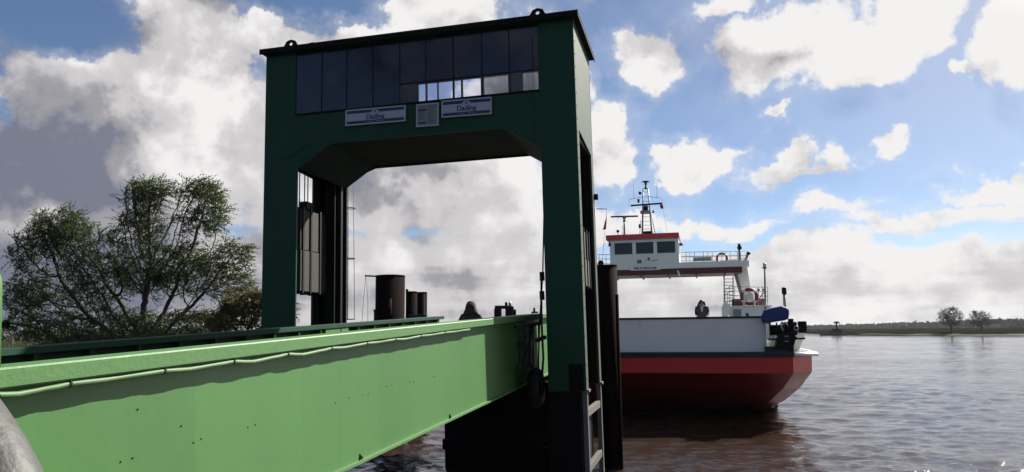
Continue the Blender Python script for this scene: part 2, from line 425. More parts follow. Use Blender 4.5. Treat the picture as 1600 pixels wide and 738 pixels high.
def text(name, body, size, m, parent, loc, rot=(R(90), 0, 0), ext=.004, bold=0.0, sx=1.0):
    c = bpy.data.curves.new(name, 'FONT'); c.body = body; c.size = size; c.extrude = ext; c.align_x = 'CENTER'; c.align_y = 'CENTER'; c.offset = bold
    c.materials.append(m)
    t = bpy.data.objects.new(name, c); col.objects.link(t)
    me = bpy.data.meshes.new_from_object(t); bpy.data.objects.remove(t); bpy.data.curves.remove(c)
    me.materials.clear(); me.materials.append(m)
    o = bpy.data.objects.new(name, me); col.objects.link(o); o.parent = parent; o.location = loc; o.rotation_euler = rot; o.scale = (sx, 1, 1)
    return o


# ------------------------------------------------------------------ water, banks
def water():
    m = bpy.data.materials.new('river water'); m.use_nodes = True
    nt = m.node_tree; N, L = nt.nodes, nt.links; b = N['Principled BSDF']
    b.inputs['Base Color'].default_value = (.030, .019, .0135, 1); b.inputs['Roughness'].default_value = .05; b.inputs['IOR'].default_value = 1.333
    b.inputs['Specular IOR Level'].default_value = .9
    tc = N.new('ShaderNodeTexCoord')

    def nz(scale, detail, sc=(1, 1, 1), rough=.55, rot=0):
        mp = N.new('ShaderNodeMapping'); mp.inputs['Scale'].default_value = sc; mp.inputs['Rotation'].default_value = (0, 0, rot)
        L.new(tc.outputs['Object'], mp.inputs[0])
        n = N.new('ShaderNodeTexNoise'); n.inputs['Scale'].default_value = scale; n.inputs['Detail'].default_value = detail; n.inputs['Roughness'].default_value = rough
        L.new(mp.outputs[0], n.inputs['Vector']); return n.outputs['Fac']
    a = nz(1.25, 4, (.6, 1, 1), .6, .25); c = nz(.36, 3, (.55, 1, 1), .55, -.2); g = nz(.045, 3, (.5, 1.4, 1)); f = nz(4.5, 4, (.6, 1, 1), .65)
    big = nz(.07, 3, (.4, 1, 1), .6, .1)
    patch = N.new('ShaderNodeMapRange'); L.new(g, patch.inputs[0]); patch.inputs[1].default_value = .35; patch.inputs[2].default_value = .65
    patch.inputs[3].default_value = .45; patch.inputs[4].default_value = 1.25

    def mul(x, k, add=None):
        n = N.new('ShaderNodeMath'); n.operation = 'MULTIPLY_ADD'; L.new(x, n.inputs[0])
        if hasattr(k, 'is_output'): L.new(k, n.inputs[1])
        else: n.inputs[1].default_value = k
        if add is None: n.inputs[2].default_value = 0
        else: L.new(add, n.inputs[2])
        return n.outputs[0]
    h = mul(a, .055, mul(f, .042))
    h = mul(h, patch.outputs[0])
    bp = N.new('ShaderNodeBump'); bp.inputs['Strength'].default_value = 1.0; bp.inputs['Distance'].default_value = 1.0
    L.new(h, bp.inputs['Height']); L.new(bp.outputs[0], b.inputs['Normal'])
    # one sheet: real wavelets where the river is near, plain far out and behind
    th = np.concatenate([np.arange(-80, 80, .26), np.arange(80, 280.1, 8)]); th = np.radians(th)
    rr = [1.5]
    while rr[-1] < 420: rr.append(rr[-1] * 1.0048 + .003)
    while rr[-1] < 4300: rr.append(rr[-1] * 1.25)
    rr = np.array([.05] + rr); nr, nt_ = len(rr), len(th)
    RR, TT = np.meshgrid(rr, th, indexing='ij'); X, Y = RR * np.sin(TT), RR * np.cos(TT); Z = np.zeros_like(X)
    rg = np.random.default_rng(4); fine = (np.abs(np.degrees(TT)) < 80.1)
    step = np.maximum(RR * .0048, .02)
    for k in range(84):
        lam = .28 * (9 / .28) ** (k / 83); ang = math.radians(200) + rg.normal(0, .75); kk = 2 * math.pi / lam
        sl = .0255 * (1.0 if lam < 1.0 else (1.0 / lam) ** .9)
        att = np.clip(lam / step / 2.2 - 1, 0, 1)
        ph = kk * (X * math.sin(ang) + Y * math.cos(ang)) + rg.uniform(0, 6.28)
        Z += att * sl / kk * (np.sin(ph) + .42 * np.cos(2 * ph))
    gust = .95 + .35 * np.sin(X * .045 + 1.3 + .6 * np.sin(Y * .03)) * np.sin(Y * .021 + .7) + .2 * np.sin(X * .13 + Y * .09)
    Z *= gust * np.clip((430 - RR) / 120, 0, 1) * fine
    me = bpy.data.meshes.new('water'); nv = nr * nt_
    me.vertices.add(nv); me.vertices.foreach_set('co', np.stack([X, Y, Z], 2).astype(np.float32).ravel())
    a_, b_ = np.meshgrid(np.arange(nr - 1), np.arange(nt_ - 1), indexing='ij'); q = (a_ * nt_ + b_).ravel()
    F = np.stack([q, q + nt_, q + nt_ + 1, q + 1], 1).astype(np.int32); nf = len(F)
    me.loops.add(nf * 4); me.loops.foreach_set('vertex_index', F.ravel())
    me.polygons.add(nf); me.polygons.foreach_set('loop_start', np.arange(nf, dtype=np.int32) * 4)
    me.polygons.foreach_set('use_smooth', np.ones(nf, bool)); me.update(calc_edges=True); me.materials.append(m)
    o = bpy.data.objects.new('water', me); col.objects.link(o)
    tag(o, 'brown river water with small grey ripples', kind='structure')


def grassmat(name, c1, c2, scale=.4):
    m = bpy.data.materials.new(name); m.use_nodes = True
    nt = m.node_tree; N, L = nt.nodes, nt.links; b = N['Principled BSDF']; b.inputs['Roughness'].default_value = .9
    tc = N.new('ShaderNodeTexCoord'); n = N.new('ShaderNodeTexNoise'); n.inputs['Scale'].default_value = scale; n.inputs['Detail'].default_value = 8
    mp = N.new('ShaderNodeMapping'); mp.inputs['Scale'].default_value = (.25, 1, 1); L.new(tc.outputs['Object'], mp.inputs[0]); L.new(mp.outputs[0], n.inputs['Vector']); b.inputs['Specular IOR Level'].default_value = .0
    r_ = N.new('ShaderNodeValToRGB'); L.new(n.outputs[0], r_.inputs[0]); r_.color_ramp.elements[0].position = .38; r_.color_ramp.elements[1].position = .62
    r_.color_ramp.elements[0].color = (*c1, 1); r_.color_ramp.elements[1].color = (*c2, 1)
    L.new(r_.outputs[0], b.inputs['Base Color'])
    return m


def bank_strip(name, shore, profile, m, label, wob=.4, sub=6):
    """shore: polyline in plan; profile: (distance inland to the left of the line, height)"""
    pts = []
    for i in range(len(shore) - 1):
        for k in range(sub):
            t = k / sub; pts.append(Vector(shore[i]).lerp(Vector(shore[i + 1]), t))
    pts.append(Vector(shore[-1])); mb = MB(); vs = []; n = len(profile)
    for i, p in enumerate(pts):
        t = (pts[min(i + 1, len(pts) - 1)] - pts[max(i - 1, 0)]).normalized(); nr = Vector((-t.y, t.x))
        for j, (dd, zz) in enumerate(profile):
            q = p + nr * (dd + (random.uniform(-wob, wob) if 0 < j < n - 1 else 0))
            vs.append((q.x, q.y, zz + (random.uniform(-.12, .12) * wob if j else 0)))
    fs = [(i * n + j, (i + 1) * n + j, (i + 1) * n + j + 1, i * n + j + 1) for i in range(len(pts) - 1) for j in range(n - 1)]
    mb.add(vs, fs, True); o = mb.build(name, m); return tag(o, label, kind='structure')


water()
G1 = grassmat('near bank grass', (.018, .022, .010), (.030, .036, .014))
bank_strip('riverbank', [(90, -4), (30, -3), (6, -1), (-3, -.5), (-9, 3), (-13, 12), (-15.5, 30), (-22, 60), (-60, 160), (-220, 600), (-700, 2600)],
           [(0, -1), (1.5, .2), (4, 1.6), (7, 2.3), (14, 2.5), (60, 2.6), (400, 2.8), (1200, 3.2)], G1, 'grassy near river bank behind the bridge')


# ------------------------------------------------------------------ gantry
PF = Frame((-5.911, 17.638, 0), .236, .015)
GW, GD, GT = 7.7, 2.69, 10.90
gantry = empty('lift_gantry', 'tall dark green steel lifting gantry with glazed machine room spanning the bridge', 'gantry', mw=PF.m)
ZB = 2.62
XL, XR = .89, 6.886
zcl = PF.z(462, 262, 0); zcr = PF.z(845, 233, 0); ZO = 8.48
zc = (zcl + zcr) / 2
wl, wr = PF.xz(462, 131)[0], PF.xz(842, 88)[0]
wz0 = (PF.z(461, 179, 0) + PF.z(844, 142, 0)) / 2
wz1 = (PF.z(462, 84, 0) + PF.z(843, 38, 0)) / 2
front = [(0, ZB), (0, GT), (GW, GT), (GW, ZB), (XR, ZB), (XR, zc), (5.996, ZO), (1.724, ZO), (XL, zc), (XL, ZB)]
MB().plate(front[::-1], [[(wl, wz0), (wr, wz0), (wr, wz1), (wl, wz1)]], (0, .05)).build('front_plate', MT['gantry'], gantry)
rzl, rzr = PF.z(540, 292, GD), PF.z(845, 252, GD)
rc = (rzl + rzr) / 2; ZR = 8.44
# the machine room's rear windows, placed where they show through the front glass
rw0, rw1 = PF.z(700, 158, GD), PF.z(700, 128, GD)
rpx = [(655, 667), (668.5, 684), (686, 708), (711, 721), (724, 752), (757, 795), (818, 842)]
holes = []
for a_, b_ in rpx:
    xa, xb = PF.xz(a_, 140, GD)[0], PF.xz(b_, 140, GD)[0]
    holes.append([(xa, rw0), (xb, rw0), (xb, rw1), (xa, rw1)])
rear = [(0, ZB), (0, GT), (GW, GT), (GW, ZB), (XR - .1, ZB), (XR - .1, rc), (6.147, ZR), (1.735, ZR), (XL, rc), (XL, ZB)]
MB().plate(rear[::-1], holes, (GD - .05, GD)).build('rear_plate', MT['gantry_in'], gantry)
for h in holes:
    w_ = B(h[0][0] + .001, h[1][0] - .001, GD - .035, GD - .028, rw0 + .001, rw1 - .001).build('rear_window', GLC, gantry)
# side plates with the long counterweight slot
for sx_, x0_, x1_ in ((0, .001, .05), (1, GW - .05, GW - .001)):
    st, sb = PF.at(905, 203, 0, GW).z - (.0 if sx_ else .05), ZB
    ya, yb = .34, 2.36
    side = [(.05, ZB), (ya, ZB), (ya, st), (yb, st - .12), (yb, ZB), (GD - .05, ZB), (GD - .05, GT), (.05, GT)]
    MB().plate(side, [], (x0_, x1_), 'yz').build('side_plate', MT['gantry_side'], gantry)
    # inward returns make the strips read as channels
    for y0_, y1_ in ((ya - .04, ya), (yb, yb + .04)):
        xa, xb = (x1_, x1_ + .18) if sx_ == 0 else (x0_ - .18, x0_)
        B(xa, xb, y0_, y1_, ZB, st - .14).build('channel_flange', MT['gantry_in'], gantry)
# soffit following the opening, machine-room floor
so_pts = [(XL, zc), (1.724, ZO), (5.996, ZO), (XR, zc), (XR, zc + .05), (5.98, ZO + .06), (1.74, ZO + .06), (XL, zc + .05)]
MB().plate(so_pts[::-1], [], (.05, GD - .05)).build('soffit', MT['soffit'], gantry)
for sx_ in (0, 1):
    xa, xb = (.05, XL) if sx_ == 0 else (XR, GW - .05)
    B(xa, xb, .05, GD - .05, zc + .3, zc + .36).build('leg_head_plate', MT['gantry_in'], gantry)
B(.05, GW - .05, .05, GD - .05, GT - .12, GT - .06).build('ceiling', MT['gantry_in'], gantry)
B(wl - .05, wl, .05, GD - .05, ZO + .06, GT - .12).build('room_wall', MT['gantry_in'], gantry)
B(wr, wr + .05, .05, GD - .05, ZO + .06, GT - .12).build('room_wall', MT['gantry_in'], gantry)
# roof
roof = MB().plate([(-.1, -.14), (GW + .12, -.14), (GW + .12, GD + .14), (-.1, GD + .14)], [], (GT, GT + .07), 'xy').build('roof', MT['roof'], gantry)
B(-.1, GW + .12, -.16, -.14, GT - .05, GT + .085).build('roof_edge', MT['roof'], gantry)
B(GW + .12, GW + .14, -.16, GD + .14, GT - .05, GT + .085).build('roof_edge', MT['roof'], gantry)
for px_, s_ in ((455, 1.5), (840, 1.5), (488, .8)):
    x_ = PF.xz(px_, 60 if px_ < 600 else 20, .1)[0]
    lug = [(x_ - .17 * s_, GT + .07), (x_ + .17 * s_, GT + .07), (x_ + .08 * s_, GT + .16 * s_ + .07), (x_, GT + .20 * s_ + .05), (x_ - .08 * s_, GT + .16 * s_ + .07)]
    hole = [(x_ + .032 * s_ * math.cos(a), GT + .11 * s_ + .07 + .032 * s_ * math.sin(a)) for a in [k * math.pi / 4 for k in range(8)]]
    MB().plate(lug, [hole], (.08, .12)).build('lifting_lug', MT['roof'], gantry)
# window strip
div = [462, 502, 541, 582, 624, 665, 708, 753, 796, 842]
dx = [PF.xz(p, 150 - (p - 462) * .095, 0)[0] for p in div]; dx[0] = wl; dx[-1] = wr
tz = wz0 + (PF.z(708, 127, 0) - PF.z(708, 155, 0)) * 1.12
for i in range(9):
    if i:
        B(dx[i] - .011, dx[i] + .011, .012, .055, wz0, wz1).build('mullion', MT['mullion'], gantry)
    xa, xb = dx[i] + .011, dx[i + 1] - .011
    if i < 4:
        B(xa, xb, .025, .031, wz0 + .02, wz1 - .02).build('window_pane', GL, gantry)
    else:
        B(xa, xb, .010, .040, tz, tz + .03).build('transom', MT['mullion'], gantry)
        B(xa, xb, .025, .031, tz + .03, wz1 - .02).build('window_pane', GL, gantry)
        B(xa, xb, .025, .031, wz0 + .02, tz).build('window_pane', GLF if i in (7, 8) else GLC, gantry)
B(wl, wr, -.012, .05, wz0 - .03, wz0 + .02).build('window_sill', MT['gantry_in'], gantry)
B(wl, wr, -.008, .05, wz1 - .02, wz1 + .02).build('window_head', MT['gantry_in'], gantry)
# machine inside the room
B(.95, 3.2, 1.2, 2.0, ZO + .06, ZO + .9).build('winch_cabinet', MT['shipgrey'], gantry)
MB().tube([(3.6, 1.4, 9.0), (6.2, 1.4, 9.0)], .06, 10).build('drive_shaft', MT['steel'], gantry)
MB().lathe([(.035, 0), (.035, .10), (.05, .11), (.05, .15)], (*PF.p(612, 158, .16)[:2], wz0 + .02), 10).build('lamp_bulb', MT['lamp'], gantry)
MB().lathe([(.05, 0), (.055, .10)], (*PF.p(620, 158, .16)[:2], wz0 + .02), 10).build('mug', MT['lamp'], gantry)
# weld seams and stiffener lines on the front
MB().bar((GW - .05 - .9, -.004, zc - .02), (GW - .05 - .9, -.004, GT - .35), .008, .012).build('weld_seam', MT['gantry'], gantry)
MB().bar(PF.p(443, 252, -.006), PF.p(484, 224, -.006), .014, .02).build('stiffener', MT['gantry'], gantry)
MB().bar(PF.p(820, 218, -.006), PF.p(845, 232, -.006), .014, .02).build('stiffener', MT['gantry_side'], gantry)
# foundation under each leg
for sx_ in (0, 1):
    xa, xb = (-.02, XL + .02) if sx_ == 0 else (XR - .02, GW - .12)
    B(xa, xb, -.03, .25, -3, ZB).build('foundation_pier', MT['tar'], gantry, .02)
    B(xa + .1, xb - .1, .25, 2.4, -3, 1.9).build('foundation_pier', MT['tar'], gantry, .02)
    B(xa - .22, xa + .02, .3, .6, -3, 1.4).build('fender_timber', MT['tar'], gantry, .02)
    ex = 0.0 if sx_ == 0 else GW
    d_ = -1 if sx_ == 0 else 1
    for y_ in (.16, 2.52):
        B(min(ex - .11 * d_, ex), max(ex - .11 * d_, ex), y_ - .07, y_ + .07, -3, ZB).build('corner_post', MT['post'], gantry, .01)
        B(min(ex - .16 * d_, ex + .05 * d_), max(ex - .16 * d_, ex + .05 * d_), y_ - .13, y_ + .13, ZB - .03, ZB + .03).build('base_flange', MT['post'], gantry, .008)
    for z_ in (2.05, .9):
        B(min(ex - .12 * d_, ex - .02 * d_), max(ex - .12 * d_, ex - .02 * d_), .26, 2.42, z_, z_ + .16).build('cross_brace', MT['wood'], gantry, .01)
pp = PF.p(888, 569, -.012); qq = PF.p(911, 612, -.012)
B(pp.x, GW - .05, -.012, -.002, ZB + .01, pp.z).build('cover_plate', MT['tar'], gantry)
# greyed lower part of front strip
# lamp on the rear strip
t_ = PF.at(932, 308, 0, GW + .06)
B(GW, GW + .10, t_.y - .06, t_.y + .06, t_.z - .07, t_.z + .07).build('work_lamp', MT['black'], gantry, .01)
# small bolts down the side strips
for k in range(26):
    z_ = ZB + .25 + k * .3
    if z_ < GT - .3: MB().tube([(GW - .001, .12, z_), (GW + .012, .12, z_)], .014, 6).build('bolt', MT['gantry_side'], gantry)
# access ladder with safety hoops on the inner face of the left leg
lad = MB()
lx = PF.xz(545, 420, 2.9)[0]
zt, zl = PF.z(549, 290, 2.9), PF.z(549, 500, 2.9)
for xo in (-.08, .02): lad.tube([(lx + xo, 2.80, zl), (lx + xo, 2.80, zt)], .013, 6)
lad.build('ladder_rail', MT['black'], gantry)
for k in range(18):
    z_ = zl + .15 + k * (zt - zl - .2) / 18
    MB().tube([(lx - .08, 2.8, z_), (lx + .02, 2.8, z_)], .008, 5).build('ladder_rung', MT['black'], gantry)
for z_ in (PF.z(549, 325, 2.9), PF.z(549, 404, 2.9), PF.z(549, 499, 2.9)):
    MB().torus((lx + .02, 2.95, z_), .13, .012, 'z', 18, 6).build('ladder_hoop', MT['black'], gantry)
MB().tube([(lx + .15, 2.95, zl), (lx + .14, 2.95, (zl + zt) / 2 - .8), (lx + .10, 2.95, zt)], .008, 5).build('hoop_strap', MT['black'], gantry)
# guide rails and dark housing in the left leg
for x_, y_, w_ in ((.55, 2.3, .16), (.80, 2.45, .10)):
    B(x_ - w_ / 2, x_ + w_ / 2, y_ - .05, y_ + .05, ZB, zc).build('guide_rail', MT['black'], gantry)
for px_ in (468, 476, 481):
    p_ = PF.at(px_, 300, 1, 1.3)
    MB().tube([(p_.x, 1.3, zc + .3), (p_.x, 1.3, 6.6)], .014, 6).build('lifting_cable', MT['black'], gantry)
for px_, y0_, y1_, w_ in ((497, 345, 388, .12), (508, 345, 400, .05), (514, 360, 505, .05)):
    p_, q_ = PF.p(px_, y0_, 2.2), PF.p(px_, y1_, 2.2)
    B(p_.x - w_ / 2, p_.x + w_ / 2, 2.15, 2.2, q_.z, p_.z).build('guide_strip', MT['post'], gantry)
MB().tube([(.08, .42, ZB), (.08, .42, zc)], .02, 6).build('cable_conduit', MT['black'], gantry)
MB().tube([(.70, .10, ZB + .9), (.70, .10, zc + .2)], .02, 6).build('cable_conduit', MT['black'], gantry)

# counterweights hang inside both legs
def counterweight(x0, x1, label, ztop, zbot, ribs=True):
    e = empty('counterweight', label, 'counterweight', 'ballast counterweights in the gantry legs', mw=PF.m @ Matrix.Translation((x0, .62, zbot)))
    w_, h_ = x1 - x0, ztop - zbot
    n = 2
    for k in range(n):
        B(0.012 * (k % 2), w_ - .012 * (k % 2), 0, 1.55, k * h_ / n + .008, (k + 1) * h_ / n - .008).build('ballast_block', MT['concrete'], e, .012)
    for y_ in (.12, .5, .98, 1.38):
        B(-.02, w_ + .02, y_ - .035, y_ + .035, -.03, h_ + .05).build('tie_bar', MT['black'], e)
    B(w_ * .3, w_ * .7, .55, .95, h_, h_ + .28).build('lifting_yoke', MT['black'], e, .02)
    return e


czt = PF.at(475, 333, 1, 1.3).z; czb = PF.at(478, 458, 1, 1.3).z
counterweight(.14, .66, 'grey concrete counterweight inside the left leg of the green gantry', czt, czb)
rzt, rzb = PF.at(912, 353, 0, GW).z, PF.at(916, 444, 0, GW).z
counterweight(GW - .70, GW - .10, 'mottled grey concrete counterweight in the slot of the right gantry leg', rzt, rzb)
# wall in the machine-free half of the right leg, so the slot reads dark
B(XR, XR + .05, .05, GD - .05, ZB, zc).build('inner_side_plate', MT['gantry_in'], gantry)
# back wall inside left leg beside rear plate
B(.66, XL, 1.95, 2.0, ZB, zc).build('cable_housing', MT['gantry_in'], gantry)


def sign(corners, label, kind):
    """corners: photo pixels tl, tr, br, bl"""
    c = [PF.p(x, y, -.05) for x, y in corners]
    xa, xb = (c[0].x + c[3].x) / 2, (c[1].x + c[2].x) / 2; z1, z0 = (c[0].z + c[1].z) / 2, (c[2].z + c[3].z) / 2
    W, H = xb - xa, z1 - z0; print('sign', W, H, [round(q.z, 3) for q in c])
    tilt = math.atan2((c[1].z - c[0].z + c[2].z - c[3].z) / 2, W)
    e = empty('advertising_sign' if kind == 'ad' else 'notice_board', label, 'sign', None,
              mw=PF.m @ Matrix.Translation((xa + W / 2, -.055, z0 + H / 2)) @ Matrix.Rotation(-tilt, 4, 'Y'))
    w, h = W / 2, H / 2
    B(-w + .02, w - .02, -.012, .05, -h + .02, h - .02).build('panel', MT['board'] if kind == 'ad' else MT['paper'], e)
    f = MT['alu']
    B(-w, -w + .022, -.022, .045, -h, h).build('frame', f, e); B(w - .022, w, -.022, .045, -h, h).build('frame', f, e)
    B(-w + .022, w - .022, -.022, .045, h - .022, h).build('frame', f, e); B(-w + .022, w - .022, -.022, .045, -h, -h + .022).build('frame', f, e)
    if kind == 'ad':
        B(-w + .03, w - .03, -.015, -.012, h - .10, h - .03).build('printed_band', MT['navy'], e)
        B(-w + .03, w - .03, -.015, -.012, -h + .03, -h + .10).build('printed_band', MT['navy'], e)
        dome = [(.11 * math.cos(a), h - .125 + .085 * math.sin(a)) for a in [k * math.pi / 10 for k in range(11)]]
        MB().plate(dome, [], (-.019, -.012)).build('emblem', MT['board'], e)
        text('emblem', '\u25b2', .07, MT['navy'], e, (0, -.021, h - .085), ext=.001)
        text('lettering', 'Dading', .165, MT['navy'], e, (0, -.014, -.018), ext=.002, bold=.004)
        text('lettering', 'www.dading.de  \u00b7  Telefon 04732', .034, MT['board'], e, (0, -.0165, -h + .065), ext=.001)
    else:
        for a_, b_, z_, t in [(-w + .05, -.03, h - .14, .035), (-w + .05, -.03, -h + .09, .035)]:
            B(a_, b_, -.016, -.012, z_ - t / 2, z_ + t / 2).build('printed_band', MT['navy'], e)
        lines = MB()
        for k in range(9):
            z_ = h - .06 - k * .05
            lines.box(.0, w - .05 - (k % 3) * .03, -.0145, -.012, z_ - .006, z_ + .006)
            if k not in (1, 7): lines.box(-w + .05, -.05 - (k % 2) * .02, -.0145, -.012, z_ - .006 - .01, z_ + .006 - .01)
        lines.build('printed_lines', MT['navy'], e)


sign([(540, 173.5), (633.5, 164.5), (634, 190), (541, 197)], 'long white and navy sign, left of the two under the gantry windows', 'ad')
sign([(690, 158), (768, 152.5), (768.5, 178), (691, 185)], 'long white and navy sign, right of the two under the gantry windows', 'ad')
sign([(650.5, 164), (685, 161), (686, 196.5), (651.5, 199)], 'small grey notice board with two dark bars between the long signs', 'board')

# ------------------------------------------------------------------ bridge
BF = Frame((-3.13, 4.5, 3.815), .266, .025, .043)
bridge = empty('linkspan_bridge', 'bright green steel girder bridge running through the gantry to the ferry', 'bridge', mw=BF.m)
Y0, Y1, GH = -7.0, 20.6, 1.52
YF = 19.6
MB().plate([(-.30, -.125), (.115, -.125), (.125, -.115), (.125, -.012), (.115, 0), (-.30, 0)], [], (Y0, Y1)).build('top_flange', MT['bridge_edge'], bridge)
B(-.30, .055, Y0, Y1, -GH - .03, -GH).build('bottom_flange', MT['bridge_edge'], bridge)
seams = [Y0, -4.2, -1.7]
for px_ in (58, 198, 305, 395, 470, 535, 590, 640, 690, 735, 775, 810, 845):
    seams.append(BF.at(px_, 600, 0, 0).y)
k = seams[-1]
while k < Y1 - 1.2: k += 1.35; seams.append(min(k, Y1))
seams[-1] = Y1
for i in range(len(seams) - 1):
    a_, b_ = seams[i], seams[i + 1]
    mb = MB(); nn = 6; mm = 4; vs = []; bulge = random.uniform(-.003, .003); rot = 0
    for u in range(nn + 1):
        for v in range(mm + 1):
            fu, fv = u / nn, v / mm
            vs.append((bulge * math.sin(math.pi * fu) * math.sin(math.pi * fv) + rot * (fu - .5), a_ + (b_ - a_) * fu, -GH + (GH - .125) * fv))
    mb.add(vs, [(u * (mm + 1) + v, (u + 1) * (mm + 1) + v, (u + 1) * (mm + 1) + v + 1, u * (mm + 1) + v + 1) for u in range(nn) for v in range(mm)], True)
    mb.build('web_panel', MT['bridge'], bridge)
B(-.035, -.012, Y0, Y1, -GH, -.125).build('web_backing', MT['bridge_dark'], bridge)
# chips and rust spots: bolt heads on web in short rows
for px_, py_ in ((283, 666), (302, 692), (314, 686), (387, 668), (399, 664), (188, 722), (207, 716), (567, 618), (575, 616), (604, 604), (612, 602), (640, 598), (646, 597), (677, 589), (680, 588), (524, 630), (545, 622), (107, 575), (215, 640)):
    p_ = BF.at(px_, py_, 0, .0)
    MB().tube([(.000, p_.y, p_.z), (.005, p_.y, p_.z)], .007, 6).build('plug_bolt', MT['rustpile'], bridge)
for px_, py_ in ((563, 708), (703, 654)):
    p_ = BF.at(px_, py_, 0, .0)
    MB().plate([(p_.y - .05, -GH + .002), (p_.y + .05, -GH + .002), (p_.y + .03, -GH + .04), (p_.y + .01, -GH + .03), (p_.y - .02, -GH + .07), (p_.y - .03, -GH + .03)], [], (.0, .010), 'yz').build('rust_patch', MT['rustpile'], bridge)
# conduit hanging below the flange in clamps
cl_px = [(99, 606), (248, 572), (357, 556.5), (442, 546), (511, 539), (567, 533), (612, 528), (652, 523), (690, 519), (730, 516)]
cly = [BF.at(x, y, 0, .05).y for x, y in cl_px]
ys = [-6.5, -5.2, -4, -2.9, -1.9, -.9, -.1] + cly; pts = []
for i in range(len(ys) - 1):
    sag = random.choice((.006, .014, .026)) if i > 6 else .02
    for k in range(6):
        t = k / 6; pts.append((.095 + .006 * math.sin(9 * t), ys[i] + (ys[i + 1] - ys[i]) * t, -.150 - sag * math.sin(math.pi * t) * (1 + .3 * math.sin(7 * t))))
pts.append((.095, ys[-1], -.150))
pipe = MB().tube(pts, .020, 10).build('conduit_pipe', MT['pipe'], bridge)
for y_ in ys:
    MB().tube([(.095, y_ - .012, -.150), (.095, y_ + .012, -.150)], .023, 10).box(.073, .117, y_ - .006, y_ + .006, -.15, -.123).build('clamp', MT['bridge_dark'], pipe)
# far girder with its rows of brackets
FX = -4.62
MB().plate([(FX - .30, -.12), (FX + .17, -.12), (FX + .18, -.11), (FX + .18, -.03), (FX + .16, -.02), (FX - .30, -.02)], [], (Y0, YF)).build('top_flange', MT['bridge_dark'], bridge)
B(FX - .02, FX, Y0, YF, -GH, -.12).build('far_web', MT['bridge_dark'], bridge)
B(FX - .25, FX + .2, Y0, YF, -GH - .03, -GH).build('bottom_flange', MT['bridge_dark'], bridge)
k = Y0 + .3; first = None
while k < YF:
    if first is None:
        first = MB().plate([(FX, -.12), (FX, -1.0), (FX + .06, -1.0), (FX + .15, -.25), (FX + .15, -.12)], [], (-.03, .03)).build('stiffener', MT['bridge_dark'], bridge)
        o = first
    else:
        o = first.copy(); col.objects.link(o)
    o.location = (0, k, 0); k += .92
p_ = BF.at(528, 521, 0, FX + .16)
B(FX + .10, FX + .15, p_.y - .55, p_.y + .55, -.36, -.125).build('repair_plate', MT['bridge_edge'], bridge)
# deck planks
deck_first = None; k = Y0; i = 0
while k < Y1 - .01:
    if deck_first is None: deck_first = B(FX + .02, -.04, 0, .285, -.97, -.92).build('deck_plank', MT['wood'], bridge); o = deck_first
    else: o = deck_first.copy(); col.objects.link(o)
    o.location = (0, k, random.uniform(-.004, .004)); k += .30
for y_ in np.arange(Y0 + .5, Y1, 1.9): B(FX + .01, -.04, y_ - .06, y_ + .06, -1.42, -.98).build('cross_beam', MT['gantry_in'], bridge)
# end post at the near end, its top is rounded
pe = BF.at(-22, 575, 0, -.02)
MB().lathe([(.085, 0), (.085, .50), (.082, .54), (.066, .58), (.04, .60), (.01, .605)], (-.06, pe.y + .02, 0), 18).build('end_post', MT['bridge_edge'], bridge)
# landing flap at the ferry end
MB().plate([(Y1, -.99), (Y1 + 2.6, -1.15), (Y1 + 2.6, -1.10), (Y1, -.92)], [], (FX + .2, -.25), 'yz').build('landing_flap', MT['gantry_in'], bridge)

# lifting gear hanging between girder and right leg
gear = empty('lifting_gear', 'black chains and rods hanging beside the right gantry leg', 'lifting gear', mw=BF.m)
g = []
xg = .32
def gp(px, py, x=xg): return BF.at(px, py, 0, x)
for a_, b_, r_ in (((810, 508), (812, 566), .014), ((820, 506), (820, 572), .012), ((828, 506), (827, 575), .020), ((834, 504), (833, 572), .012), ((841, 503), (842, 580), .012), ((834, 508), (817, 572), .028), ((812, 545), (832, 508), .014)):
    MB().tube([gp(*a_), gp(*b_)], r_, 6).build('hanging_rod', MT['black'], gear)
for a_, b_ in (((805, 511), (846, 505)), ((809, 574), (832, 572)), ((810, 538), (818, 536))):
    MB().bar(gp(*a_), gp(*b_), .05, .07).build('cross_bar', MT['black'], gear)
MB().tube([BF.at(849, 255, 0, .5), BF.at(850, 330, 0, .5), BF.at(848, 430, 0, .5), BF.at(843, 505, 0, .45), BF.at(841, 575, 0, .4)], .017, 6).build('slack_cable', MT['black'], gear)
MB().tube([BF.at(846, 430, 0, .62), BF.at(846, 500, 0, .62), BF.at(849, 560, 0, .62), BF.at(846, 600, 0, .62)], .025, 6).build('slack_cable', MT['black'], gear)
for py_ in (432, 462): 
    p_ = BF.at(847, py_, 0, .55); B(p_.x - .05, p_.x + .05, p_.y - .04, p_.y + .04, p_.z - .1, p_.z + .1).build('cable_clip', MT['black'], gear, .01)
MB().bar(gp(838, 532, .5), gp(852, 527, .5), .06, .08).build('cross_bar', MT['black'], gear)
p_ = BF.at(838, 606, 0, .40)
ty = empty('tyre_fender', 'black tyre fender hanging at the foot of the gantry leg', 'tyre', mw=BF.m @ Matrix.Translation(p_))
MB().torus((0, 0, 0), .30, .13, 'x', 28, 12).build('tread', MT['rubber'], ty); MB().tube([(-.02, 0, 0), (.02, 0, 0)], .2, 18).build('hub', MT['black'], ty)
MB().tube([(0, 0, .3), (0, 0, 1.0)], .012, 6).build('hanging_chain', MT['steel'], ty)
# cross head under the bridge end, between the gantry legs
cb_ = empty('lifting_beam', 'black cross beam under the bridge between the gantry legs', 'beam', mw=PF.m)
B(XL - .2, XR + .2, .9, 1.7, 2.0, 2.75).build('beam_web', MT['tar'], cb_, .02); B(XL - .2, XR + .2, .75, 1.85, 1.94, 2.0).build('beam_flange', MT['tar'], cb_)
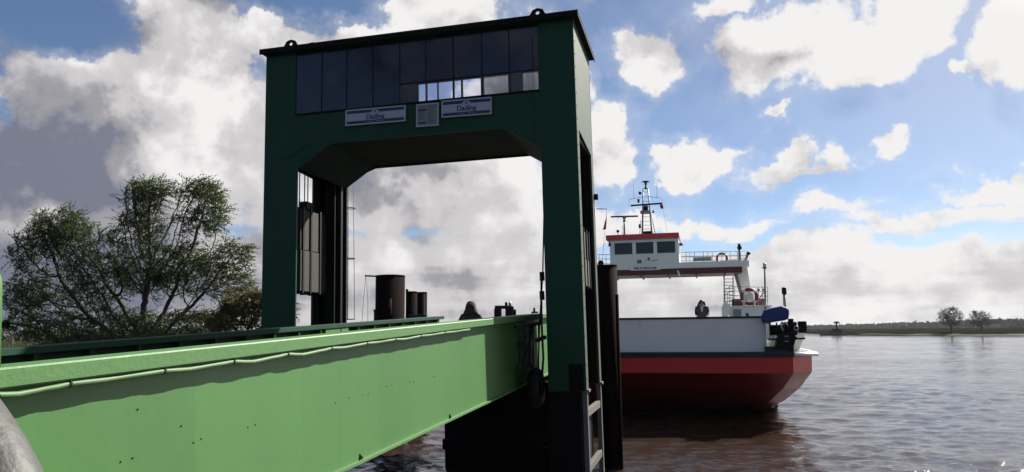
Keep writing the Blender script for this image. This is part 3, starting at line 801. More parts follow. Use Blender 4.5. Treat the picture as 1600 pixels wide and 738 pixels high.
# dark wall added behind the gantry foot, standing in for black shadow
fw = empty('shade_wall', 'dark wall added for the black shadow under the bridge end', 'wall', mw=PF.m)
fx0 = PF.p(705, 650, 5.9).x
for k in range(12):
    x_ = fx0 + k * (6.7 - fx0) / 11
    B(x_ - .22, x_ + .22, 5.9, 6.3, -3, 2.5 + .04 * (k % 3)).build('shade_plank', MT['tar'], fw, .02)
B(fx0 - .22, 6.9, 5.7, 5.9, 1.7, 2.1).build('shade_bar', MT['tar'], fw); B(fx0 - .22, 6.9, 5.7, 5.9, .5, .8).build('shade_bar', MT['tar'], fw)

ab = empty('bridge_abutment', 'concrete abutment carrying the land end of the green bridge', 'abutment', mw=BF.m)
B(FX - .6, .3, Y0 - 2, Y0 + 2.2, -4.5, -GH - .04).build('abutment_block', MT['concrete'], ab, .03)

# foreground curved grey rubber pipe
pts = []
for px_, py_, yy in ((-360, 560, 2.3), (-220, 560, 2.15), (-120, 610, 2.0), (-70, 668, 1.95), (-30, 735, 1.9), (5, 810, 1.88), (25, 900, 1.9)):
    d_ = ray(px_, py_); pts.append(Vector((0, 0, EYE)) + d_ * (yy / d_.y))
pts.append(pts[-1] + Vector((.02, 0, -.6)))
pts.append(pts[-1] + Vector((0, 0, -1.1)))
e = empty('curved_pipe', 'weathered grey curved pipe rail close by at the lower left corner', 'pipe', loc=(pts[-1].x, pts[-1].y, 1.2))
off = Vector(e.location)
sm = []
for i in range(len(pts) - 1):
    for k in range(5): sm.append(pts[i].lerp(pts[i + 1], k / 5) - off)
sm.append(pts[-1] - off)
for _ in range(3): sm = [sm[0]] + [(sm[i - 1] + sm[i] * 2 + sm[i + 1]) / 4 for i in range(1, len(sm) - 1)] + [sm[-1]]
MB().tube(sm, .115, 24).build('pipe_body', MT['grey_hose'], e)
MB().tube([sm[13], sm[14]], .125, 24).build('pipe_collar', MT['grey_hose'], e)
#PART2
# ------------------------------------------------------------------ steel piles
def pile(px0, px1, pytop, dist, label, group=None, zb=-3, cap=True, name='steel_pile', zmat='rustpile'):
    cx_ = (px0 + px1) / 2
    d_ = ray(cx_, pytop); k = dist / d_.y; c = d_ * k; top = EYE + c.z
    r_ = (px1 - px0) / 2 / FPX * dist * .985
    e = empty(name, label, 'pile', group, loc=(c.x, dist, 0))
    MB().lathe([(r_, zb), (r_, top - .05)], n=32).build('pile_tube', MT[zmat], e)
    MB().lathe([(r_ * 1.02, top - .05), (r_ * 1.02, top), (r_ * .93, top + .01)], n=32).build('pile_cap', MT['rustpile'], e)
    return e, c.x, top, r_


pr, prx, prt, prr = pile(932, 964, 415, 22.5, 'rust brown steel pile standing just right of the gantry in front of the ferry')
MB().tube([(prr * .8, -prr * .9, -3), (prr * .8, -prr * .9, prt - .9)], .05, 8).build('fender_rail', MT['rustpile'], pr)
p1, x1_, t1, r1 = pile(587, 633, 431, 30, 'widest brown mooring pile with a thin arm at its top', 'brown mooring piles behind the bridge')
MB().tube([(.1 * r1, -r1 - .01, t1 - 1.3), (.18 * r1, -r1 - .09, t1 - 1.0), (.24 * r1, -r1 - .09, t1 - .95), (.26 * r1, -r1 - .05, t1 - 1.6)], .018, 6).build('grab_handle', MT['post'], p1)
MB().bar((-.4, 0, t1 - .03), (-1.02, -.1, t1 + .0), .05, .06).build('arm', MT['black'], p1)
for dx_ in (-.02, .04):
    MB().tube([(-.98, -.1, t1), (-1.0 + dx_ * 3, -.1, t1 - 1.0), (-1.03 + dx_ * 4, -.1, t1 - 2.0)], .008, 5).build('rope', MT['black'], p1)
p2, x2_, t2, r2 = pile(634, 652, 456, 33, 'narrow brown mooring pile behind the widest one', 'brown mooring piles behind the bridge')
p3, x3_, t3, r3 = pile(651, 667.5, 457, 34.5, 'narrow brown mooring pile, rightmost of the group of three', 'brown mooring piles behind the bridge')
MB().tube([(-.2, 0, t2), (-.2, 0, t2 + .12)], .06, 8).build('top_bolt', MT['black'], p2)
MB().bar((r3 * .55, -r3 * .85, .5), (r3 * .55, -r3 * .85, t3 - .1), .05, .05).build('fender_rail', MT['post'], p3)

def at(px, py, dist):
    d_ = ray(px, py); return Vector((0, 0, EYE)) + d_ * (dist / d_.y)

# blue crate and frame on a small walkway by the piles
wk = empty('mooring_walkway', 'narrow steel walkway beside the brown mooring piles', 'walkway', loc=(0, 0, 0))
q0, q1 = at(575, 503, 31.5), at(672, 500, 31.5)
B(q0.x, q1.x, 31.2, 32.1, q0.z - .25, q0.z - .05).build('walkway_deck', MT['black'], wk)
for x_ in (q0.x + .3, (q0.x + q1.x) / 2, q1.x - .3): B(x_ - .1, x_ + .1, 31.5, 31.8, -3, q0.z - .25).build('walkway_leg', MT['black'], wk)
a_, b_ = at(639, 492, 31.3), at(666, 500, 31.3)
bc = empty('storage_crate', 'blue plastic crate at the foot of the narrow mooring piles', 'crate', loc=(a_.x, 31.3, q0.z - .05))
hh = a_.z - (q0.z - .05); ww = b_.x - a_.x
B(0, ww, 0, .45, 0, hh - .04).build('crate_body', MT['bluebin'], bc, .02); B(-.02, ww + .02, -.02, .47, hh - .04, hh).build('lid', MT['bluebin'], bc, .01)
fr_ = empty('mooring_gallows', 'small black steel frame left of the widest mooring pile', 'frame', loc=(at(584, 500, 31.3).x, 31.3, q0.z - .05))
w_ = at(592, 500, 31.3).x - at(583, 500, 31.3).x; h_ = at(584, 487, 31.3).z - q0.z + .05
B(0, .07, 0, .07, 0, h_).box(w_, w_ + .07, 0, .07, 0, h_ - .0).build('frame_post', MT['black'], fr_)
B(-.02, w_ + .12, -.01, .08, h_, h_ + .09).build('frame_rail', MT['black'], fr_)
# dark dolphins behind the bridge near the ferry
dl = empty('fender_dolphin', 'black fender dolphin with two broad posts joined by a bar behind the bridge', 'dolphin', loc=(at(772, 500, 36).x, 36, 0))
x0 = at(772, 500, 36).x
def dxx(px): return at(px, 490, 36).x - x0
zt_ = at(780, 479, 36).z
B(dxx(772), dxx(783.5), 0, .5, -3, zt_ - .1).build('dolphin_post', MT['black'], dl, .03)
B(dxx(789.5), dxx(803), -.05, .6, -3, zt_ + .02).build('dolphin_post', MT['black'], dl, .08)
B(dxx(803), dxx(806.5), 0, .5, -3, zt_ - .15).build('dolphin_post', MT['black'], dl, .03)
B(dxx(773), dxx(798), .02, .3, zt_ - .12, zt_ + .04).build('cross_bar', MT['black'], dl, .02)
for px_ in (791, 797): MB().lathe([(.07, 0), (.07, .14), (.05, .2)], (dxx(px_), .25, zt_ + .02), 10).build('bollard_knob', MT['steel' if px_ == 797 else 'black'], dl)
db = empty('fender_dolphin', 'small black post with a pin on top close to the gantry leg', 'dolphin', loc=(at(836, 500, 34).x, 34, 0))
B(-.16, .14, -.15, .15, -3, at(836, 487, 34).z).build('dolphin_post', MT['black'], db, .02)
MB().lathe([(.05, 0), (.05, .14), (.03, .18)], (-.03, 0, at(836, 487, 34).z), 8).build('pin', MT['black'], db)

# ------------------------------------------------------------------ people
def skin_chain(mb, pts, rs, n=10, sq=1.0):
    """smooth tapering limb: spline through joints"""
    P_ = [Vector(p) for p in pts]; out = []; ro = []
    for i in range(len(P_) - 1):
        p0, p1, p2, p3 = P_[max(i - 1, 0)], P_[i], P_[i + 1], P_[min(i + 2, len(P_) - 1)]
        for k in range(4):
            t = k / 4
            out.append(.5 * ((2 * p1) + (p2 - p0) * t + (2 * p0 - 5 * p1 + 4 * p2 - p3) * t * t + (3 * p1 - p0 - 3 * p2 + p3) * t ** 3)); ro.append(rs[i] * (1 - t) + rs[i + 1] * t)
    out.append(P_[-1]); ro.append(rs[-1]); mb.tube(out, ro, n); return mb


def person(mw, label, H, coat, hooded):
    e = empty('person', label, 'person', mw=mw)
    s = H / 1.7
    # one continuous body: head, neck, torso, arms and legs grown from a skeleton
    J = {'pelvis': (0, 0, .92), 'spine': (0, .01, 1.12), 'chest': (0, .01, 1.32), 'neck': (0, .0, 1.46), 'skull': (0, -.01, 1.56), 'crown': (0, 0, 1.66)}
    E_ = [('pelvis', 'spine'), ('spine', 'chest'), ('chest', 'neck'), ('neck', 'skull'), ('skull', 'crown')]
    rad = {'pelvis': .14, 'spine': .12, 'chest': .14, 'neck': .055, 'skull': .082, 'crown': .06}
    for sd_, nm in ((-1, 'l'), (1, 'r')):
        J.update({nm + 'sh': (.18 * sd_, .01, 1.39), nm + 'el': (.25 * sd_, .04, 1.14), nm + 'wr': (.20 * sd_, -.12, .98), nm + 'hd': (.19 * sd_, -.17, .95),
                  nm + 'hip': (.09 * sd_, 0, .86), nm + 'kn': (.10 * sd_, -.03, .48), nm + 'an': (.10 * sd_, .02, .09), nm + 'to': (.12 * sd_, -.14, .04)})
        rad.update({nm + 'sh': .065, nm + 'el': .042, nm + 'wr': .028, nm + 'hd': .030, nm + 'hip': .085, nm + 'kn': .058, nm + 'an': .042, nm + 'to': .034})
        E_ += [('chest', nm + 'sh'), (nm + 'sh', nm + 'el'), (nm + 'el', nm + 'wr'), (nm + 'wr', nm + 'hd'), ('pelvis', nm + 'hip'), (nm + 'hip', nm + 'kn'), (nm + 'kn', nm + 'an'), (nm + 'an', nm + 'to')]
    keys = list(J); me = bpy.data.meshes.new('body')
    me.from_pydata([[c * s for c in J[k]] for k in keys], [(keys.index(a), keys.index(b)) for a, b in E_], [])
    bm = bmesh.new(); bm.from_mesh(me); bm.verts.layers.skin.verify(); bm.to_mesh(me); bm.free()
    for i, k in enumerate(keys): me.skin_vertices[0].data[i].radius = (rad[k] * s, rad[k] * s); me.skin_vertices[0].data[i].use_root = (k == 'pelvis')
    me.materials.append(MT['skin'])
    b = bpy.data.objects.new('body', me); col.objects.link(b); b.parent = e
    b.modifiers.new('skin', 'SKIN').use_smooth_shade = True; b.modifiers.new('sub', 'SUBSURF').levels = 1; b.modifiers[-1].render_levels = 2
    # fingers
    hm = MB()
    for sd_ in (-1, 1):
        h = Vector((.19 * sd_, -.17, .95)) * s
        for f_, (ox, L_) in enumerate(((-.026, .070), (-.009, .080), (.009, .074), (.025, .058))):
            skin_chain(hm, [h + Vector((ox, -.01, 0)), h + Vector((ox, -.045, -.012)), h + Vector((ox, -.05 - L_ * .3, -.012 - L_ * .5))], [.009, .0085, .007], 6)
        skin_chain(hm, [h + Vector((-.03 * sd_, .02, 0)), h + Vector((-.05 * sd_, -.01, -.005)), h + Vector((-.052 * sd_, -.04, -.02))], [.011, .01, .008], 6)
    hm.build('fingers', MT['skin'], e)
    # face
    f = MB(); f.ball((0, -.098 * s, 1.565 * s), .013, .02, .02).build('nose', MT['skin'], e)
    for sd_ in (-1, 1):
        MB().ball((.032 * sd_ * s, -.082 * s, 1.59 * s), .011, .008, .008, 8, 6).build('eye', MT['eye'], e)
        MB().ball((.082 * sd_ * s, .0, 1.575 * s), .012, .02, .03, 8, 6).build('ear', MT['skin'], e)
    MB().ball((0, -.086 * s, 1.525 * s), .024, .01, .009, 10, 6).build('mouth', MT['lips'], e)

    def ring(rx, ry, z, cy=0.0, n=20, wob=0.0, ph=0.0):
        return [(s * rx * math.cos(a) * (1 + wob * math.sin(5 * a + ph)), s * (cy + ry * math.sin(a) * (1 + wob * math.cos(4 * a + ph))), s * z) for a in [k * 2 * math.pi / n for k in range(n)]]
    cl = MT[coat]
    lo = .52 if hooded else .78
    c_ = MB().loft([ring(.24, .18, lo, .0, 20, .05, 1), ring(.235, .17, lo + .2, 0, 20, .03, 2), ring(.205, .155, 1.0, 0, 20, .02), ring(.205, .15, 1.15, 0, 20, .03, 4), ring(.235, .155, 1.30, .01, 20, .02),
                    ring(.225, .14, 1.39, .01), ring(.15, .10, 1.445, .01), ring(.085, .08, 1.485, .0)])
    ex_ = 1 if hooded else .84
    for sd_ in (-1, 1):
        skin_chain(c_, [Vector((.17 * sd_, .01, 1.39)) * s, Vector((.245 * sd_ * ex_, .03, 1.26)) * s, Vector((.275 * ex_ * sd_, .045, 1.12)) * s, Vector((.215 * sd_, -.10, .99)) * s], [.085 * s, .082 * s, .066 * s, .052 * s], 12)
    o = c_.build('coat', cl, e); o.modifiers.new('sub', 'SUBSURF').levels = 1
    t_ = MB()
    for sd_ in (-1, 1):
        skin_chain(t_, [Vector((.09 * sd_, 0, .88)) * s, Vector((.10 * sd_, -.03, .48)) * s, Vector((.10 * sd_, .02, .10)) * s], [.105 * s, .075 * s, .058 * s], 12)
    t_.build('trousers', MT['jeans'], e)
    for sd_ in (-1, 1):
        MB().loft([[(s * (.10 * sd_ + .05 * math.cos(a)), s * (-.05 + .14 * math.sin(a)), z) for a in [k * math.pi / 6 for k in range(12)]] for z in (0, .06)] +
                  [[(s * (.10 * sd_ + .045 * math.cos(a)), s * (.01 + .06 * math.sin(a)), .12) for a in [k * math.pi / 6 for k in range(12)]]]).build('shoe', MT['shoe'], e)
    if hooded:
        hd = MB().loft([ring(.215, .14, 1.40, .03), ring(.19, .15, 1.46, .03), ring(.155, .15, 1.53, .02), ring(.14, .145, 1.60, .01), ring(.125, .13, 1.67, .01), ring(.09, .095, 1.725, .01), ring(.03, .035, 1.75, .01)])
        hd.build('hood', cl, e)
        MB().torus((0, .135 * s, 1.56 * s), .10, .028, 'y', 20, 8).build('fur_trim', MT['fur'], e)
        bp_ = MB().loft([ring(.14, .07, 1.02, -.2), ring(.16, .09, 1.15, -.21), ring(.15, .08, 1.36, -.19), ring(.10, .05, 1.42, -.18)])
        bp_.build('backpack', MT['jacket'], e)
    else:
        hr = MB(); hr.ball((0, .02 * s, 1.60 * s), .105, .115, .115, 16, 10)
        for k in range(26):
            a = math.pi * (.02 + k / 25 * .96)
            bx = .10 * math.cos(a); by = .03 + .10 * math.sin(a)
            q = random.uniform(.85, 1.35)
            skin_chain(hr, [Vector((bx * .8, by * .8, 1.64)) * s, Vector((bx * 1.15, by, 1.54)) * s, Vector((bx * 1.3 * q, by * 1.1, 1.44)) * s, Vector((bx * 1.25 * q + .02, by + .01, 1.36 - random.uniform(0, .1))) * s], [.03, .035, .028, .008], 6)
        hr.build('hair', MT['hair'], e)
        MB().loft([ring(.10, .10, 1.40, -.03), ring(.105, .11, 1.44, -.03), ring(.09, .09, 1.49, -.02)]).build('scarf', MT['scarf'], e)
        MB().loft([[(s * (x + w * math.cos(a)), s * (-.165 + .02 * math.sin(a)), s * z) for a in [k * math.pi / 4 for k in range(8)]] for x, w, z in ((0, .02, 1.14), (0, .045, 1.25), (0, .06, 1.36), (0, .05, 1.42))]).build('scarf', MT['scarf'], e)
    return e


hp = at(736, 470.5, 19.2)
person(Matrix.Translation((hp.x, hp.y, hp.z - 1.75)) @ Matrix.Rotation(R(172), 4, 'Z'), 'person in a brown hooded coat standing on the green bridge', 1.70, 'coat', True)
# feet rest on deck: deck height there

# ------------------------------------------------------------------ ferry
c0 = ray(1262, 520); k = 31 / c0.y
FF = Frame((c0.x * k, 31, 0), .25)
ferry = empty('car_ferry', 'red and white double-ended car ferry lying behind the gantry', 'ferry', mw=FF.m)
FW, FL = 12.6, 46.0
ZD = FF.z(1150, 556, 0)      # deck edge
ZBR = FF.z(1150, 583, .3)     # lower edge of the bright band
def plan(z, y0, xin, c=1.0, nose=0.0):
    """hull outline at one level, corner cut c, drawn anticlockwise from the front left"""
    L_, Rr = -FW + xin, -xin
    return [(L_ + c * .8, y0, z), (L_ + FW * .25, y0 - nose, z), (Rr - FW * .25 + 0 * xin, y0 - nose, z), (Rr - .62 * c, y0, z), (Rr + .30, y0 + 1.5 * c, z), (Rr + .36, y0 + 5, z), (Rr + .12, FL - y0 - 5, z), (Rr, FL - y0 - 1.25 * c, z),
            (Rr - .62 * c, FL - y0, z), (L_ + .8 * c, FL - y0, z), (L_, FL - y0 - 1.25 * c, z), (L_ - .12, FL - y0 - 5, z), (L_ - .12, y0 + 5, z), (L_, y0 + 1.25 * c, z)]
MB().loft([plan(ZBR, .05, .02), plan(ZD - .06, 0, 0)], False, False).build('hull_band', MT['red'], ferry)
low = [plan(ZBR, .05, .02), plan(1.35, 1.7, .35), plan(.55, 4.2, .8), plan(.0, 6.2, 1.3), plan(-1.2, 7.5, 1.9)]
MB().loft(low, False, False).build('lower_hull', MT['redlow'], ferry)
MB().loft([plan(-.2, 6.1, 1.18), plan(.14, 5.4, .98)], False).build('boot_stripe', MT['strake'], ferry)
B(-FW + .6, -.58, -.08, .3, ZD - .06, ZD + .14).build('rubbing_strake', MT['strake'], ferry, .02)
MB().loft([plan(ZD - .055, .0, .02), plan(ZD + .13, .0, .02)]).build('deck_edge', MT['white'], ferry)
MB().add([Vector(p) + Vector((0, 0, 0)) for p in plan(ZD + .15, .02, .02)], [tuple(range(14))]).build('car_deck', MT['deck'], ferry)
# white lip on the sunny corner
lip = MB(); lp0 = FF.p(1249, 551, 0); 
crn = [Vector((-.62, 0, 0)), Vector((.02, 1.25, 0)), Vector((.12, 5, 0)), Vector((.12, 14, 0))]
lp = []
for q_, o_ in zip(crn, (.05, .22, .25, .2)):
    lp.append(Vector((q_.x + o_ + (.22 if q_.y > 1 else 0), q_.y - .05, ZD + .02)))
lip.tube(lp, [.05, .09, .10, .08], 10).build('fender_tube', MT['white'], ferry)
# bow ramp standing nearly upright, white with a black top rail
rx1, rz1 = FF.xz(1195, 500, .55); rz0 = FF.z(1100, 552, .5); rzt_ = FF.z(1100, 498.5, .6)
RX0 = -FW + 1.6
rmp = MB().plate([(RX0, rz0), (rx1 + .03, rz0), (rx1 + .03, rzt_), (RX0, rzt_)], [], (.50, .60)).build('bow_ramp', MT['white'], ferry)
B(RX0, rx1 + .06, .47, .66, rzt_, rzt_ + .09).build('ramp_rail', MT['strake'], rmp)
for k in range(7):
    x_ = RX0 + .3 + k * (rx1 - RX0 - .4) / 6
    if k in (6,): B(x_ - .03, x_ + .03, .485, .5, rz0 + .05, rzt_ - .03).build('ramp_seam', MT['white'], rmp)
B(rx1 - .08, rx1 + .4, .2, .55, rz0 - .05, rz0 + .28).build('ramp_hinge', MT['strake'], rmp, .02)
ladder = MB()
for k in range(7):
    z_ = rz0 + .2 + k * .17
    ladder.box(rx1 + .05, rx1 + .20, .5, .55, z_, z_ + .03)
ladder.build('ramp_lock', MT['white'], rmp)
# bulwark round the starboard bow corner, flared outwards
bz0, bz1 = ZD + .14, FF.z(1262, 520, .4)
bw = MB(); inn = [(-1.9, .95), (-.80, .95), (-.25, 1.7), (-.05, 3), (.0, 8), (.0, 13)]; outp = [(-1.75, .85), (-.42, .82), (.10, 1.6), (.26, 3), (.1, 8), (.05, 13)]
hz = [bz1 - .35, bz1, bz1 + .02, bz1, bz1, bz1]
vs = [(x, y, bz0) for x, y in inn] + [(x, y, h) for (x, y), h in zip(outp, hz)]
n = len(inn)
o = bw.add(vs, [(i, i + 1, n + i + 1, n + i) for i in range(n - 1)]).build('bulwark', MT['white'], ferry); sl_ = o.modifiers.new('thickness', 'SOLIDIFY'); sl_.thickness = .04
for (xa, ya), (xb, yb_) in zip(inn[1:4], outp[1:4]): 
    MB().bar((xa - .18, ya + .1, bz0), (xb - .06, yb_ + .08, bz1 - .05), .03, .09).build('bulwark_rib', MT['white'], ferry)
# port side bulwark
B(-FW + .05, -FW + .12, 1.6, FL - 2, ZD + .14, ZD + 1.3).build('bulwark', MT['white'], ferry)
B(-.12, -.05, 13, FL - 2, ZD + .14, ZD + 1.3).build('bulwark', MT['white'], ferry)
def fb_(px0, px1, py0, py1, y, m, name, depth=.3, par=None, bev=0.0, dy=0.0):
    """box whose front face spans these photo pixels at local depth y"""
    a = FF.p(px0, (py0 + py1) / 2, y); b = FF.p(px1, (py0 + py1) / 2, y); xm = (px0 + px1) / 2
    return B(a.x, b.x, y, y + depth, FF.z(xm, py1, y), FF.z(xm, py0, y)).build(name, MT[m], par or ferry, bev)
# mooring winch with blue cover and black fairlead
wz = empty('mooring_winch', 'mooring winch under a blue tarpaulin at the starboard bow of the ferry', 'winch', mw=FF.m)
def wp(px, py, y=.3): return FF.p(px, py, y)
tp = [(1191, 503), (1190, 494), (1194, 485), (1206, 481.5), (1222, 478), (1229, 480.5), (1233, 484), (1233.5, 490), (1232, 498), (1226, 501), (1212, 503), (1200, 505)]
fr0 = [wp(x, y, .02) for x, y in tp]; cen = sum(fr0, Vector()) / len(fr0)
rings = []
for dy_, sc_ in ((0, .93), (.05, 1.0), (.3, 1.02), (.6, .97), (.8, .9), (.9, .5)):
    rings.append([cen + (p - cen) * sc_ + Vector((0, dy_, random.uniform(-.015, .015))) for p in fr0])
MB().loft(rings, True, False).build('tarpaulin', MT['blue'], wz, .03)
MB().tube([wp(1203, 516, .45), wp(1222, 516, .45)], .22, 20).build('winch_drum', MT['black'], wz)
for px_ in (1202, 1213, 1223): MB().tube([wp(px_, 515, .45), wp(px_ + 1.5, 515, .45)], .30, 20).build('drum_flange', MT['black'], wz)
fb_(1226, 1246, 503, 524, .5, 'black', 'gearbox', .5, wz, .05); fb_(1232, 1240, 498, 504, .55, 'black', 'motor', .3, wz, .03)
MB().tube([wp(1219, 507, .2), wp(1221, 512, .1), wp(1224, 518, .1)], .035, 8).build('steel_pipe', MT['steel'], wz)
MB().tube([wp(1227, 505, .2), wp(1231, 509, .15), wp(1230, 516, .15)], .03, 8).build('steel_pipe', MT['black'], wz)
MB().ball(wp(1222, 505, .15), .06).build('grease_cap', MT['steel'], wz)
MB().torus(wp(1244, 513, .4), .09, .02, 'y').build('handwheel', MT['steel'], wz)
fb_(1247.5, 1261, 502, 520.5, .8, 'black', 'control_box', .3, wz, .04)
bt = [(1201, 529), (1214, 528.5), (1219, 520.5), (1242, 519.5), (1243, 526), (1247, 528.5), (1258, 527.5), (1258, 530.5), (1243, 531), (1240, 541), (1240, 552), (1208, 552), (1212, 541), (1214, 531.5), (1201, 531.5)]
pl_ = [FF.xz(x, y, .2) for x, y in bt][::-1]
br = MB().plate(pl_, [], (.12, .75)).build('fairlead', MT['black'], wz, .015)
for py_ in (525.5, 533.5): fb_(1226, 1232, py_ - .8, py_ + .8, .10, 'steel', 'fairlead_slot', .03, br)
MB().tube([wp(1203, 524, .1), wp(1203, 531, .1)], .025, 8).build('guide_roller', MT['steel'], wz)
fb_(1196, 1232, 547, 552, -.02, 'strake', 'base_plate', .8, wz)

# gantry-like wheelhouse bridge across the ferry at mid length
YM = 14.0
def m_(px, py, y=YM): return FF.p(px, py, y)
xL, xR_ = -FW + .5, m_(1158, 420).x
zb0, zb1, zb2 = m_(1060, 431).z, m_(1060, 422).z, m_(1060, 416).z
B(xL, xR_, YM - 1.2, YM + 1.6, zb0, zb1).build('bridge_beam', MT['oxide'], ferry, .03)
B(xL, xR_ + .4, YM - 1.3, YM + 1.7, zb1, zb2 + .12).build('bridge_fascia', MT['white'], ferry, .02)
for x_ in np.linspace(xL + 1, xR_ - 1, 6): B(x_ - .04, x_ + .04, YM - 1.22, YM + 1.5, zb0 - .10, zb0).build('beam_rib', MT['oxide'], ferry)
MB().bar(m_(1059, 423, YM - 1.25), m_(1062, 432, YM - 1.25), .10, .06).build('downpipe', MT['white'], ferry)
# support legs
for sgn, xo in ((1, 0), (-1, 0)):
    def mx(p): return Vector((p.x, p.y, p.z)) if sgn > 0 else Vector((-FW - p.x, p.y, p.z))
    a, b, c, d_ = [mx(m_(*q, YM - .3)) for q in ((1150, 405), (1165, 402), (1175, 462), (1160, 462))]
    zfoot = ZD + .15
    k_ = (zfoot - c.z) / (b.z - c.z)
    e2 = c + (b - c) * k_; f2 = d_ + (a - d_) * k_
    MB().loft([[Vector((q.x, q.y + t, q.z)) for q, t in ((p_, 0), (r_, 0), (r_, 1.3), (p_, 1.3))] for p_, r_ in ((f2, e2), (a, b))], True, False).build('support_leg', MT['white'], ferry, .02)
    a, b = mx(m_(1148, 424, YM)), mx(m_(1158, 460, YM))
    MB().bar(a, b, .18, .3).build('strut', MT['shipgrey'], ferry)
# wheelhouse
WH = empty('wheelhouse', None, None); WH.parent = ferry; del_ = WH
hx0, hx1 = m_(957, 400).x, m_(1062, 400).x
yf = YM - 1.35
hz0, hz1 = zb2 + .1, FF.z(1008, 374.5, yf)
def hw(px, py): return FF.p(px, py, yf)
pxs = [(960, 988), (993.5, 1021), (1026.5, 1055)]
win = []
wz0_, wz1_ = FF.z(1008, 396.5, yf), FF.z(1008, 378.5, yf)
for a, b in pxs:
    xa, xb = hw(a, 388).x, hw(b, 388).x; win.append([(xa, wz0_), (xb, wz0_), (xb, wz1_), (xa, wz1_)])
MB().plate([(hx0, hz0), (hx1, hz0), (hx1 - .02, hz1), (hx0 - .0, hz1)], win, (yf, yf + .06)).build('front_wall', MT['white'], WH)
for wn in win: B(wn[0][0] + .002, wn[1][0] - .002, yf + .03, yf + .04, wz0_ + .002, wz1_ - .002).build('wheelhouse_window', MT['shipglass'], WH)
WD = 3.2
sw = [(yf + .4, wz0_), (yf + 1.4, wz0_), (yf + 1.4, wz1_), (yf + .4, wz1_)]; sw2 = [(y + 1.3, z) for y, z in sw]
for xs in ((hx0, hx0 + .06), (hx1 - .06, hx1)):
    MB().plate([(yf + .06, hz0), (yf + WD, hz0), (yf + WD, hz1), (yf + .06, hz1)], [sw, sw2], xs, 'yz').build('side_wall', MT['white'], WH)
    for s_ in (sw, sw2): B(xs[0] + .02, xs[0] + .03, s_[0][0] + .002, s_[1][0] - .002, wz0_ + .002, wz1_ - .002).build('side_window', MT['shipglass'], WH)
MB().plate([(hx0 + .06, hz0), (hx1 - .06, hz0), (hx1 - .06, hz1), (hx0 + .06, hz1)], win, (yf + WD - .06, yf + WD)).build('back_wall', MT['white'], WH)
for wn in win: B(wn[0][0] + .002, wn[1][0] - .002, yf + WD - .04, yf + WD - .03, wz0_ + .002, wz1_ - .002).build('wheelhouse_window', MT['shipglass'], WH)
B(hx0 + .9, hx1 - .9, yf + .4, yf + 1.0, hz0, wz0_ + .15).build('control_desk', MT['shipgrey'], WH)
zr = FF.z(1008, 366.5, yf)
B(hx0 - .16, hx1 + .02, yf - .18, yf + WD + .2, hz1, hz1 + .05).build('roof', MT['shipgrey'], WH)
B(hx0 - .2, hx1 + .04, yf - .22, yf + WD + .24, hz1 + .05, zr).build('roof_rim', MT['oxide'], WH)
B(hx0 - .2, hx1 + .04, yf - .235, yf - .22, hz1 + .03, zr + .01).build('roof_rim', MT['red'], WH)
MB().tube([(hx0 + .1, yf - .12, wz0_ - .03), (hx1 - .1, yf - .12, wz0_ - .03)], .014, 6).build('window_rail', MT['white'], WH)
for t in (.28, .5, .73): MB().tube([(hx0 + (hx1 - hx0) * t, yf - .12, wz0_ - .03), (hx0 + (hx1 - hx0) * t, yf - .12, hz0)], .010, 6).build('rail_post', MT['white'], WH)
p_ = hw(999, 409); B(p_.x - .13, p_.x + .13, yf - .012, yf - .001, p_.z - .10, p_.z + .10).build('emblem', MT['navy'], WH)
B(p_.x - .07, p_.x + .07, yf - .016, yf - .012, p_.z - .025, p_.z + .035).build('emblem', MT['board'], WH)
p_ = hw(1009.5, 406); B(p_.x - .012, p_.x + .012, yf - .012, yf - .001, p_.z - .11, p_.z + .11).build('emblem', MT['navy'], WH)
p_ = hw(1013.5, 406); text('lettering', 'R', .27, MT['navy'], WH, (p_.x + .02, yf - .004, p_.z + .02), bold=.012)
p_ = hw(1022.5, 407); text('lettering', 'onnen', .15, MT['navy'], WH, (p_.x + .02, yf - .004, p_.z), bold=.004)
p_ = hw(1008, 419.4); text('lettering', 'FMS ELBESAURE', .19, MT['navy'], WH, (p_.x, yf - .03, p_.z), bold=.006, sx=1.04)
B(hw(986, 419).x - .05, hw(1031, 419).x + .05, yf - .026, yf - .001, p_.z - .12, p_.z + .12).build('name_board', MT['white'], WH)
p_ = FF.p(952.5, 382, yf)
MB().lathe([(.10, -.12), (.07, -.02), (.06, .08), (.02, .12), (.015, .22)], p_, 12).build('ship_bell', MT['black'], WH)
p_ = FF.p(1064, 382, yf + .3); MB().tube([p_ - Vector((.1, 0, 0)), p_ + Vector((.1, 0, 0))], .09, 10).build('searchlight', MT['black'], WH)
# mast and radar on the roof
ym = YM + .2
def T(px, py): return FF.p(px, py, ym)
mast = empty('mast', None, None); mast.parent = ferry
for (a, b, y_) in (((1002.8, 368), (1005, 295), 0), ((1018.5, 368), (1012.5, 295), 0), ((1002.8, 368), (1005, 295), .55), ((1018.5, 368), (1012.5, 295), .55)):
    A_, B_ = T(*a) + Vector((0, y_, 0)), T(*b) + Vector((0, y_ * .35, 0)); A_.z = zr
    MB().tube([A_, B_], .035, 8).build('mast_leg', MT['shipgrey'], mast)
for py_ in (300, 308, 315, 323, 339, 346, 352, 358):
    t = (py_ - 295) / 73; MB().tube([T(1005 - 2.2 * t, py_), T(1012.5 + 6 * t, py_)], .014, 6).build('mast_rung', MT['shipgrey'], mast)
a, b = T(1000.5, 333), T(1016.5, 329); B(a.x, b.x, ym - .1, ym + .6, a.z, b.z).build('mast_platform', MT['shipgrey'], mast)
a, b = T(1005, 329), T(1012, 321); B(a.x, b.x, ym + .05, ym + .35, a.z, b.z).build('mast_box', MT['black'], mast)
